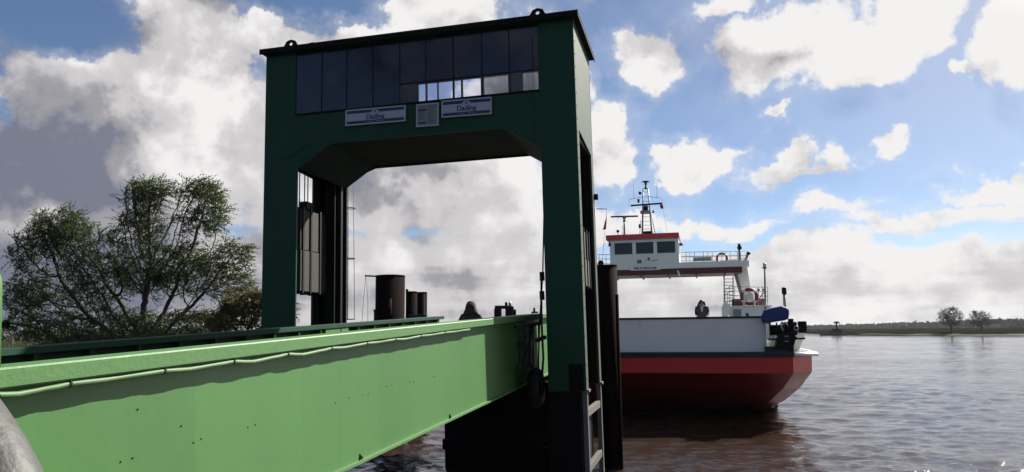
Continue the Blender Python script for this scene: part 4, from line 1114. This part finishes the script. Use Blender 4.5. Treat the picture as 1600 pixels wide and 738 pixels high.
a, b = T(1005.5, 368), T(1019, 361.5); B(a.x, b.x, ym - .15, ym + .5, zr, b.z).build('mast_base', MT['black'], mast)
MB().bar(T(985.5, 321.5), T(1034, 318), .07, .10).build('radar_bar', MT['black'], mast)
MB().tube([T(984, 312), T(992, 310), T(1004, 308)], .015, 6).tube([T(1012, 307), T(1026, 309), T(1034, 309)], .015, 6).build('yard', MT['shipgrey'], mast)
for a, b in (((990.4, 311), (989.8, 287)), ((1026.4, 309), (1026.4, 284))): MB().tube([T(*a), T(*b)], .010, 5).build('whip_antenna', MT['black'], mast)
p_ = T(1009, 295); q_ = T(1009, 282.5); r_ = T(1003, 283).x - p_.x
MB().lathe([(.14, 0), (.12, .05), (.05, .12), (.05, (q_.z - p_.z) * .55), (.09, (q_.z - p_.z) * .6), (.06, (q_.z - p_.z) * .8), (.22, (q_.z - p_.z) * .86), (.24, (q_.z - p_.z) * .93), (.10, q_.z - p_.z)], (p_.x, ym + .1, p_.z), 16).build('radome', MT['black'], mast)
MB().tube([T(998, 302), T(1002, 302)], .10, 12).build('loud_hailer', MT['black'], mast)
a = T(997.5, 314); B(a.x - .06, a.x + .07, ym - .05, ym + .1, a.z - .11, a.z + .11).build('signal_lamp', MT['black'], mast)
a = T(1021, 331); MB().lathe([(.06, -.07), (.07, 0), (.07, .1), (.04, .12)], a, 10).build('navigation_lamp', MT['steel'], mast)
MB().bar(T(1016, 332.5), T(1021.5, 332.5), .03, .04).build('lamp_bracket', MT['shipgrey'], mast)
a = T(999.7, 353.6); B(a.x - .07, a.x + .07, ym - .05, ym + .1, a.z - .12, a.z + .12).build('signal_lamp', MT['black'], mast)
A_ = T(1025, 368); A_.z = zr; MB().tube([T(1017, 334), A_], .022, 6).build('mast_stay', MT['shipgrey'], mast)
A_ = T(999, 368); A_.z = zr; MB().tube([T(1001, 345), A_], .018, 6).build('mast_stay', MT['shipgrey'], mast)
for a, b in (((984, 312), (981, 340)), ((1034.5, 318), (1043, 366)), ((1034.5, 309), (1034.5, 316))): MB().tube([T(*a), T(*b)], .005, 4).build('halyard', MT['black'], mast)
def flag(pts, name='flag', par=None, m='flag', y=ym):
    P_ = [FF.p(x, y_, y) for x, y_ in pts]; mb = MB(); n = 8; vs = []
    for i in range(n + 1):
        t = i / n; l = P_[0].lerp(P_[3], t); r2_ = P_[1].lerp(P_[2], t)
        for j in range(n + 1):
            u = j / n; q = l.lerp(r2_, u); vs.append(q + Vector((0, .07 * math.sin(u * 7 + t * 3), 0)))
    mb.add(vs, [(i * (n + 1) + j, (i + 1) * (n + 1) + j, (i + 1) * (n + 1) + j + 1, i * (n + 1) + j + 1) for i in range(n) for j in range(n)], True)
    return mb.build(name, MT[m], par or ferry)
flag([(1031, 320.5), (1034.5, 315), (1037, 326), (1032, 326.5)], 'flag', mast)
rad_ = empty('radar', None, None); rad_.parent = ferry
a = T(975.5, 369); b = T(975.5, 344); a.z = zr
MB().tube([a, b], .055, 10).build('radar_post', MT['shipgrey'], rad_)
MB().lathe([(.06, 0), (.10, .03), (.10, .10), (.06, .13), (.07, .2), (.12, .22), (.12, .34), (.05, .36)], (b.x, b.y, b.z - .12), 14).build('radar_motor', MT['shipgrey'], rad_)
MB().bar(T(954.5, 339), T(997, 338), .10, .09).build('radar_scanner', MT['black'], rad_)
MB().tube([T(972.8, 368), T(973.2, 352)], .015, 6).build('cable', MT['shipgrey'], rad_)
a = T(965.5, 361.5); MB().ball(a, .10).tube([Vector((a.x, a.y, zr)), a], .02, 6).build('searchlight', MT['black'], ferry)
# flag staff on the port walkway
fs_ = [FF.p(x, y, ym) for x, y in ((932, 326.5), (948, 327))]
MB().bar(fs_[0], fs_[1], .05, .05).build('flag_gaff', MT['shipgrey'], ferry)
MB().tube([FF.p(947.5, 327, ym), FF.p(947, 342, ym)], .012, 5).tube([FF.p(945, 361, ym), FF.p(941.5, 405, ym), FF.p(941, 418, ym)], .012, 5).build('halyard', MT['shipgrey'], ferry)
MB().tube([FF.p(930, 326, ym), FF.p(930, 418, ym)], .03, 8).build('flag_staff', MT['shipgrey'], ferry)
flag([(945.5, 345), (948, 337), (947, 358), (941.5, 360)])
# railings
def railing(px, ys_, ypost, name='railing', y=None, r_=.018, h_=.014, posts=None, par=None):
    for (ya, yb) in ys_:
        MB().tube([FF.p(px[0], ya, y), FF.p(px[1], yb, y)], r_, 6).build(name + '_bar', MT['shipgrey'], par or ferry)
    for q in (posts or []):
        MB().tube([FF.p(q, ypost[0], y), FF.p(q, ypost[1], y)], .018, 6).build(name + '_post', MT['shipgrey'], par or ferry)
yr = YM - 1.1
railing((1063, 1168), ((394.5, 392.5), (401, 399), (408, 407)), (393.5, 417), 'railing', yr, posts=(1072, 1085, 1099, 1113, 1128, 1141, 1152))
railing((1063, 1168), ((394.5, 392.5), (402, 400)), (393.5, 417), 'railing', YM + 1.4, posts=(1078, 1106, 1134))
railing((934, 957), ((398, 398), (405, 405), (412, 412)), (398, 417), 'railing', yr, posts=(936, 947))
fb_(1083, 1112, 402, 408, yr + .1, 'steel', 'deck_bench', .25)
fb_(1076, 1082, 410, 416, yr + .2, 'black', 'deck_box', .3, bev=.02)
a = FF.p(938.5, 411, yr - .1); MB().tube([a, a + Vector((0, .2, 0))], .17, 14).build('floodlight', MT['black'], ferry)
def lifebuoy(px, py, y, R_, r_, name='lifebuoy'):
    c = FF.p(px, py, y)
    g = MB().torus(c, R_, r_, 'y', 32, 10).build(name, MT['ringred'], ferry)
    for q in range(4):
        a0 = q * math.pi / 2 + .5
        MB().torus(c, R_, r_ * 1.04, 'y', 5, 10, a0, a0 + .5).build('reflective_band', MT['ringwhite'], g)
lifebuoy(1128, 404, yr - .1, .29, .065)
# pole light, lamp and gear at the starboard end of the bridge
MB().tube([FF.p(1155.5, 417, yr), FF.p(1155.5, 388, yr)], .08, 10).build('lamp_pole', MT['shipgrey'], ferry)
MB().lathe([(.09, 0), (.13, .02), (.13, .18), (.09, .22), (.09, .32), (.04, .36)], FF.p(1155.5, 390, yr), 14).build('navigation_lamp', MT['black'], ferry)
MB().bar(FF.p(1164, 410, yr), FF.p(1168.5, 397, yr), .10, .14).build('lamp_arm', MT['shipgrey'], ferry)
a = FF.p(1169.5, 396, yr); MB().ball(a, .13, .13, .1).build('lamp_head', MT['black'], ferry)
fb_(1138, 1152, 405, 416, yr + .2, 'white', 'equipment_box', .6, bev=.03)
MB().tube([FF.p(1151, 417, yr), FF.p(1158, 403, yr), FF.p(1163, 418, yr)], .04, 8).build('brace', MT['white'], ferry)
# starboard deckhouse
yd = 12.6
def D_(px, py, y=yd): return FF.p(px, py, y)
zc0, zc1 = ZD + .15, D_(1165, 480).z
xa, xb = D_(1143, 490).x, D_(1204, 490).x
MB().plate([(xa, zc0), (xb, zc0), (xb, zc1), (D_(1141, 480).x, zc1)], [[(D_(1145, 490).x, zc0 + .7), (D_(1158.5, 490).x, zc0 + .7), (D_(1158.5, 490).x, D_(1150, 483.5).z), (D_(1145, 490).x, D_(1150, 483.5).z)]], (yd, yd + .06)).build('deckhouse_front', MT['white'], ferry)
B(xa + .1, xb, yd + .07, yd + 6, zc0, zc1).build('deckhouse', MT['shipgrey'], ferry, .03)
B(xa - .1, xb + .1, yd - .05, yd + 6.1, zc1, zc1 + .08).build('deckhouse_roof', MT['white'], ferry, .01)
fb_(1165, 1170, 489.5, 494, yd - .03, 'navy', 'round_port', .03); fb_(1144, 1196, 467, 479, yd + 1.2, 'oxide', 'life_raft_box', .8, bev=.04)
fb_(1178, 1195, 485, 494, yd - .015, 'white', 'door_panel', .012)
a, b, c, d_ = D_(1127.5, 496), D_(1127.5, 480), D_(1132, 471), D_(1134, 496)
MB().plate([(p.x, p.z) for p in (a, D_(1137, 496), D_(1143, 481), D_(1132, 470), b)][::1], [], (yd - .3, yd - .22)).build('stair_screen', MT['white'], ferry)
for px_ in (1131.5, 1145.5): MB().tube([D_(px_, 432, yd + 1), D_(px_, 490, yd + 1)], .03, 8).build('ladder_rail', MT['black'], ferry)
for k in range(10): MB().tube([D_(1131.5, 436 + k * 5, yd + 1), D_(1145.5, 436 + k * 5, yd + 1)], .02, 6).build('ladder_rung', MT['black'], ferry)
railing((1140, 1200), ((448, 449), (455, 456), (462, 463), (470, 470)), (448, 480), 'guard_rail', yd, posts=(1140, 1148, 1185, 1191, 1199.5))
railing((1131, 1140), ((456, 448), (463, 456)), (456, 495), 'guard_rail', yd - .2, posts=(1133, 1137, 1140))
lifebuoy(1170.5, 463.5, yd - .2, .42, .10)
MB().tube([D_(1163, 480), D_(1167, 462)], .09, 8).tube([D_(1178, 480), D_(1175, 462)], .09, 8).build('raft_cradle', MT['white'], ferry)
MB().ball(D_(1170.5, 463.5, yd + .1), .33, .2, .36).build('raft_canister', MT['white'], ferry)
MB().tube([D_(1184, 470), D_(1196, 454)], .03, 6).build('davit_arm', MT['shipgrey'], ferry)
for px_ in (1185, 1194): MB().lathe([(.02, -.14), (.09, 0), (.09, .06)], D_(px_, 453), 10).build('deck_lamp', MT['shipgrey'], ferry)
MB().tube([D_(1196, 495), D_(1195, 419)], .055, 8).build('light_pole', MT['shipgrey'], ferry)
MB().lathe([(.08, 0), (.13, .03), (.13, .09), (.08, .10), (.09, .11), (.09, .24), (.12, .25), (.10, .32)], D_(1194.8, 420), 12).build('pole_lamp', MT['lamp'], ferry)
MB().lathe([(.135, 0), (.135, .05)], D_(1194.8, 419.5), 12).build('lamp_cover', MT['black'], ferry)
MB().tube([FF.p(1227, 500, 6), FF.p(1225.5, 460, 6)], .07, 12).build('vent_pipe', MT['steel'], ferry)
MB().lathe([(.10, 0), (.115, .02), (.115, .30), (.09, .34)], FF.p(1225.5, 460, 6), 14).build('vent_cap', MT['black'], ferry)
# low coaming along the deck behind the ramp
B(-FW + 1.8, -1.9, 2.8, 2.9, ZD + .15, ZD + .5).build('deck_coaming', MT['shipgrey'], ferry)

wp_ = FF.p(1096, 467, 2.2)
ww_ = FF.m @ wp_
footz = ww_.z - 1.72
pl2 = MB().plate([(.9, ZD + .16), (4.0, ZD + .16), (3.2, footz - .01), (1.2, footz - .01)], [], (wp_.x - 1.6, wp_.x + 1.4), 'yz').build('ramp_step', MT['shipgrey'], ferry)
person(Matrix.Translation((ww_.x, ww_.y, footz)) @ Matrix.Rotation(R(-15), 4, 'Z') @ Matrix.Diagonal((1.15, 1.1, 1, 1)), 'woman with long dark hair and black jacket standing behind the white bow ramp', 1.66, 'jacket', False)

# ------------------------------------------------------------------ far bank
far = grassmat('far bank grass', (.010, .010, .006), (.012, .018, .005), .02)
MUD = mat('dark shore stones', (.030, .029, .024), .9, var=.3, vscale=.2)
sh = [at(2300, 545, 1) for _ in ()]
def shore(px, py):
    d_ = ray(px, py); k = -EYE / d_.z; return (d_.x * k, d_.y * k)
sp = [shore(1000, 522.3), shore(1262, 521.5), shore(1310, 523.5), shore(1340, 524.5), shore(1420, 525.2), shore(1500, 525.6), shore(1600, 526), (420, 200), (600, 60), (1500, -200)]
sp = sp[::-1]; sp = sp[::-1]
def bank2(name, line, prof, m, label, kind='structure'):
    mb = MB(); vs = []; pts = []
    for i in range(len(line) - 1):
        for k in range(8): pts.append(Vector(line[i]).lerp(Vector(line[i + 1]), k / 8))
    n = len(prof)
    for p in pts:
        dr = Vector((.30, 1)).normalized()
        for j, (dd, zz) in enumerate(prof):
            q = p + dr * dd; vs.append((q.x, q.y, zz + (random.uniform(-.15, .15) if j > 1 else 0)))
    mb.add(vs, [(i * n + j, (i + 1) * n + j, (i + 1) * n + j + 1, i * n + j + 1) for i in range(len(pts) - 1) for j in range(n - 1)], True)
    return tag(mb.build(name, m), label, kind=kind)
bank2('far_shore', sp, [(0, -.5), (2, .45), (5, 1.0)], MUD, 'dark stony edge of the far shore')
bank2('far_riverbank', sp, [(4.5, .9), (9, 1.3), (22, 1.6), (60, 2.2), (110, 2.6), (200, 2.8), (700, 3.0), (1600, 3.1)], far, 'low green meadow bank across the river')

def grow(att, root, step, infl, kill, its, up=.15, seed=0):
    rg = np.random.default_rng(seed)
    nodes = [np.array(r_, float) for r_ in root]; par = [-1] + list(range(len(root) - 1))
    A_ = att.copy(); N_ = np.array(nodes)
    dd = ((A_[:, None] - N_[None]) ** 2).sum(2); nd = dd.min(1); ni = dd.argmin(1)
    for it in range(its):
        m = nd < infl * infl
        if not m.any(): break
        new = []
        idx = ni[m]; vec = A_[m] - np.array(nodes)[idx]; vec /= np.linalg.norm(vec, axis=1)[:, None] + 1e-9
        uq, inv = np.unique(idx, return_inverse=True)
        acc = np.zeros((len(uq), 3)); np.add.at(acc, inv, vec)
        acc /= np.linalg.norm(acc, axis=1)[:, None] + 1e-9
        acc += rg.normal(0, .16, acc.shape); acc[:, 2] += up; acc /= np.linalg.norm(acc, axis=1)[:, None]
        base = len(nodes)
        for u_, a_ in zip(uq, acc):
            nodes.append(nodes[u_] + a_ * step); par.append(int(u_))
        NN = np.array(nodes[base:])
        dd = ((A_[:, None] - NN[None]) ** 2).sum(2); mn = dd.min(1); mi = dd.argmin(1) + base
        b_ = mn < nd; nd[b_] = mn[b_]; ni[b_] = mi[b_]
        kp = nd > kill * kill; A_, nd, ni = A_[kp], nd[kp], ni[kp]
        if len(A_) == 0 or len(nodes) > 9000: break
    return np.array(nodes), par


def tree(name, label, loc, att, root, step, infl, kill, its, r0_, m_bark, leaves=None, up=.12, seed=0, split=.045, wind=(.6, 0, 0), twig=(3, .55), leaf=(.10, .02), nleaf=8, group=None, rmin=.006):
    e = empty(name, label, 'tree', group, loc=loc)
    N_, par = grow(att, root, step, infl, kill, its, up, seed)
    n = len(N_); ch = [[] for _ in range(n)]
    for i, p in enumerate(par):
        if p >= 0: ch[p].append(i)
    w = np.zeros(n)
    for i in range(n - 1, -1, -1): w[i] = 1 if not ch[i] else sum(w[c] for c in ch[i])
    rad = r0_ * (w / w[0]) ** .5 + rmin
    trunk, limbs = MB(), MB(); stack = [(0, None)]
    while stack:
        i, fromp = stack.pop(); chain = [fromp] if fromp is not None else []
        chain.append(i)
        while ch[chain[-1]]:
            cs = sorted(ch[chain[-1]], key=lambda c: -w[c])
            for c in cs[1:]: stack.append((c, chain[-1]))
            chain.append(cs[0])
        if len(chain) < 2: continue
        rr = [rad[c] for c in chain]
        if fromp is not None: rr[0] = min(rr[0], rr[1] * 1.15)
        big = rr[min(1, len(rr) - 1)] > split
        (trunk if big else limbs).tube([N_[c] for c in chain], rr, 6 if big else 3, cap=False)
    trunk.build('trunk', m_bark, e)
    rg = np.random.default_rng(seed + 5); tips = [i for i in range(n) if w[i] <= 3]
    tv, tf, lv, lf = [], [], [], []
    if leaves is not None:
        for i in tips:
            d0 = N_[i] - N_[par[i]] if par[i] >= 0 else np.array((0, 0, 1.)); d0 = d0 / (np.linalg.norm(d0) + 1e-9)
            for t in range(rg.poisson(twig[0])):
                d_ = d0 + rg.normal(0, .55, 3); d_ /= np.linalg.norm(d_); L_ = twig[1] * rg.uniform(.5, 1.3); p = N_[i].copy(); prev = p.copy(); segs = 4
                sdv = np.cross(d_, (0, 1, 0)); sdv /= np.linalg.norm(sdv) + 1e-9
                for s_ in range(segs):
                    d_ = d_ + np.array(wind) * .45 + np.array((0, 0, -.10)); d_ /= np.linalg.norm(d_)
                    q = p + d_ * L_ / segs; wd = .007 * (1 - s_ / segs) + .003
                    o_ = len(tv); tv += [p - sdv * wd, p + sdv * wd, q + sdv * wd * .7, q - sdv * wd * .7]; tf.append((o_, o_ + 1, o_ + 2, o_ + 3))
                    for l_ in range(max(1, nleaf // segs)):
                        b0 = p + (q - p) * rg.random(); ld = d_ + rg.normal(0, .55, 3); ld /= np.linalg.norm(ld)
                        sv = np.cross(ld, rg.normal(0, 1, 3)); sv /= np.linalg.norm(sv) + 1e-9; ll = leaf[0] * rg.uniform(.6, 1.4); lw = leaf[1] * rg.uniform(.7, 1.3)
                        o_ = len(lv); lv += [b0, b0 + ld * ll * .45 + sv * lw, b0 + ld * ll, b0 + ld * ll * .45 - sv * lw]; lf.append((o_, o_ + 1, o_ + 2, o_ + 3))
                    p = q
    o = limbs.build('branches', m_bark, e); o['kind'] = 'stuff'
    if tv: MB().add(tv, tf).build('twigs', m_bark, e)['kind'] = 'stuff'
    if lv:
        me = bpy.data.meshes.new('foliage'); me.from_pydata(lv, [], lf); me.materials.append(leaves)
        fo = bpy.data.objects.new('foliage', me); col.objects.link(fo); fo.parent = e; fo['kind'] = 'stuff'
    return e


def lobes(L, per, s, depth, seed):
    rg = np.random.default_rng(seed); out = []
    for (x, z, rx, rz, dn) in L:
        k = int(per * rx * rz * dn / 1000); v = rg.normal(0, 1, (k, 3)); v /= np.linalg.norm(v, axis=1)[:, None]; v *= rg.random((k, 1)) ** (1 / 2.4)
        out.append(np.stack([(x + v[:, 0] * rx) * s, v[:, 1] * depth * s * max(rx, rz) / 60, (z + v[:, 2] * rz) * s], 1))
    return np.concatenate(out)


# big willow on the left: lobes given as (x right of trunk, height, half sizes) in thirtieths of a metre
TD = 38.0; sc = TD / FPX; tb = at(222, 575, TD)
W_ = [(80, 362, 46, 34, 2.6), (98, 392, 40, 34, 1.8), (28, 395, 24, 34, .9), (55, 455, 50, 40, .8), (25, 470, 26, 28, .5), (212, 312, 34, 30, 3.0), (236, 298, 24, 16, 1.6), (205, 355, 34, 28, 1.9),
      (298, 302, 36, 20, 2.8), (316, 335, 24, 34, 1.8), (280, 345, 28, 26, 1.0), (352, 400, 30, 24, .8), (345, 440, 44, 30, .8), (140, 440, 50, 50, .85), (225, 420, 54, 50, .9), (290, 425, 50, 46, .9), (160, 385, 28, 26, .6),
      (75, 505, 60, 24, .9), (180, 505, 80, 22, .8), (300, 505, 60, 20, .9), (220, 530, 130, 22, 1.0), (120, 532, 60, 14, 1.0)]
W2 = [(x - 222, 575 - y, rx, rz, d_) for x, y, rx, rz, d_ in W_]
att = lobes(W2, 200, sc, 46, 3)
tree('willow_tree', 'large spreading willow with thin wind-blown foliage left of the gantry', tb, att, [(0, 0, -1.2), (0, 0, -.6), (0, 0, 0), (-.05, 0, .35), (0, .02, .7), (.05, 0, 1.0)], .20, 5.0, .22, 200, .30, MT['bark'], MT['leaf'], seed=2, twig=(3.0, .66), leaf=(.12, .020), nleaf=14, rmin=.009)
W3 = [(370, 490, 34, 26, 1.5), (400, 480, 22, 26, 1.4), (340, 505, 25, 18, 1), (395, 505, 26, 20, 1.2), (425, 490, 30, 28, 1)]
tb2 = at(385, 560, 34); s2 = 34 / FPX
att = lobes([(x - 385, 560 - y, rx, rz, d_) for x, y, rx, rz, d_ in W3], 200, s2, 40, 5)
tree('willow_shrub', 'brownish green willow shrub beside the left gantry leg', tb2, att, [(0, 0, -1), (0, 0, -.4), (0, 0, .0), (0, 0, .3)], .2, 4.0, .22, 100, .12, MT['bark'], MT['leafb'], seed=8, twig=(7, .5), leaf=(.11, .020), nleaf=16)
# bare saplings behind the willow
for i, (px_, top_, hw_) in enumerate(((18, 520, 9), (42, 508, 12), (66, 512, 12), (95, 505, 14))):
    dd_ = 90; b_ = at(px_, 545, dd_); s3 = dd_ / FPX
    att = lobes([(0, 545 - top_ - 14, hw_, 16, 6.0)], 110, s3, 40, 20 + i)
    tree('bare_sapling', ['thin bare sapling at the far left behind the willow', 'thin bare sapling second from the left behind the willow', 'thin bare sapling third from the left behind the willow', 'thin bare sapling nearest the willow crown'][i], b_, att,
         [(0, 0, -.8), (0, 0, 0), (0, 0, .6)], .35, 5, .4, 60, .06, MT['farbark'], None, seed=30 + i, group='bare saplings behind the willow', rmin=.02, split=.06)
# two trees on the far bank
for i, (px_, pb, top_, hw_, lab) in enumerate(((1486.5, 515.5, 480, 18, 'bare round-crowned tree on the far bank, taller and left of two'), (1534, 513.5, 485, 17, 'bare round-crowned tree on the far bank, lower and right of two'))):
    dd_ = 345; b_ = at(px_, pb, dd_); s3 = dd_ / FPX; hh_ = pb - top_
    att = lobes([(0, hh_ * .58, hw_ * 1.0, hh_ * .42, 11), (-hw_ * .4, hh_ * .5, hw_ * .5, hh_ * .3, 6)], 130, s3, 60, 40 + i)
    b_.z = 2.6
    tree('bare_tree', lab, b_, att, [(0, 0, -1.2), (0, 0, 0), (0, 0, 1.0), (0, 0, 2.0)], .55, 12, .62, 90, .42, MT['farbark'], MT['farbark'], seed=50 + i, rmin=.03, split=.10, twig=(3.5, 1.4), leaf=(.5, .06), nleaf=4, wind=(0, 0, .1), group='bare trees on the far bank')
# beacon and hut on the far shore
b_ = at(1308, 521.5, 415)
bc_ = empty('river_beacon', 'small dark river beacon and hut at the left tip of the far bank', 'beacon', loc=(b_.x, 415, 0))
B(-2.6, 2.0, -1.5, 1.5, 0, 3.6).build('hut', MT['black'], bc_); MB().lathe([(.5, 3.6), (.4, 7)], n=10).build('beacon_post', MT['black'], bc_)
B(-1.6, 1.8, -.4, .4, 6.6, 7.1).build('beacon_arm', MT['black'], bc_); B(-1, 1.1, -.4, .4, 7.1, 7.7).build('beacon_light', MT['black'], bc_)
B(-9, 5, -2, 2, -.5, 1.3).build('stone_groyne', MUD, bc_)
# house on the skyline
b_ = at(1548, 506, 900)
hs = empty('farmhouse', 'distant farmhouse roof among trees right of the far bank trees', 'house', loc=(b_.x, 900, 0))
hz_ = b_.z
B(-9, 9, -5, 5, 0, hz_).build('wall', MT['shipgrey'], hs)
MB().plate([(-10, hz_), (10, hz_), (6, hz_ + 5.5), (-4, hz_ + 5.5)], [], (-5.5, 5.5)).build('roof', MT['oxide'], hs)
# distant woods: clumps of foliage along the horizon
wd = bpy.data.materials.new('distant woodland'); wd.use_nodes = True
pb_ = wd.node_tree.nodes['Principled BSDF']; pb_.inputs['Roughness'].default_value = 1; pb_.inputs['Base Color'].default_value = (.085, .08, .07, 1)
def woods(name, label, a, b, h0, h1, n, depth=60, seed=0):
    rg = np.random.default_rng(seed); vs, fs = [], []
    for i in range(n):
        t = rg.random(); p = np.array(a) * (1 - t) + np.array(b) * t; hh_ = (h0 + (h1 - h0) * t)
        big = .80 + .20 * math.sin(t * 37) * math.sin(t * 91 + 1) + .12 * math.sin(t * 230)
        c = np.array((p[0], p[1] + rg.uniform(0, depth), rg.random() ** .7 * hh_ * big)); s_ = hh_ * .13
        o_ = len(vs); v1 = rg.normal(0, s_, 3); v2 = rg.normal(0, s_, 3)
        vs += [c - v1, c + v2, c + v1, c - v2]; fs.append((o_, o_ + 1, o_ + 2, o_ + 3))
    me = bpy.data.meshes.new(name); me.from_pydata([tuple(v) for v in vs], [], fs); me.materials.append(wd)
    o = bpy.data.objects.new(name, me); col.objects.link(o); tag(o, label, kind='stuff')
zz = lambda px, py, dist: at(px, py, dist).z
a_, b_, c_, d_ = at(1230, 515, 1700), at(1460, 515, 1300), at(1650, 515, 950), at(2600, 515, 700)
woods('distant_woodland', 'low grey belt of woodland on the horizon', (a_.x, a_.y), (b_.x, b_.y), zz(1265, 510.5, 1700) * 1.15, zz(1455, 505, 1300) * 1.1, 9000, seed=1)
woods('distant_woodland', 'higher grey belt of woodland at the right edge', (b_.x, b_.y), (c_.x, c_.y), zz(1455, 505, 1300) * 1.1, zz(1600, 501, 1000) * 1.1, 9000, seed=2)
woods('distant_woodland', 'grey belt of woodland beyond the right edge', (c_.x, c_.y), (d_.x, d_.y), 15, 14, 6000, seed=3)
woods('distant_woodland', 'grey belt of woodland beyond the river behind the ferry', (-900, 2600), (a_.x, a_.y), 10, 9, 6000, seed=4)

# ------------------------------------------------------------------ thin river haze
hm_ = bpy.data.materials.new('haze'); hm_.use_nodes = True
hn = hm_.node_tree; hn.nodes.clear(); ho = hn.nodes.new('ShaderNodeOutputMaterial'); hv = hn.nodes.new('ShaderNodeVolumePrincipled')
hv.inputs['Density'].default_value = .00005; hv.inputs['Color'].default_value = (.86, .9, .95, 1); hv.inputs['Anisotropy'].default_value = .2
hn.links.new(hv.outputs[0], ho.inputs['Volume'])
tag(B(-4200, 4200, -1600, 5200, -4.2, 22).build('haze', hm_), 'thin pale haze over the river', kind='stuff')

h0_, h1_ = at(-260, 520, 260), at(420, 520, 200)
woods('distant_woodland', 'low grey hedge line on the land behind the willow', (h0_.x, h0_.y), (h1_.x, h1_.y), 6.2, 5.0, 4000, depth=20, seed=9)
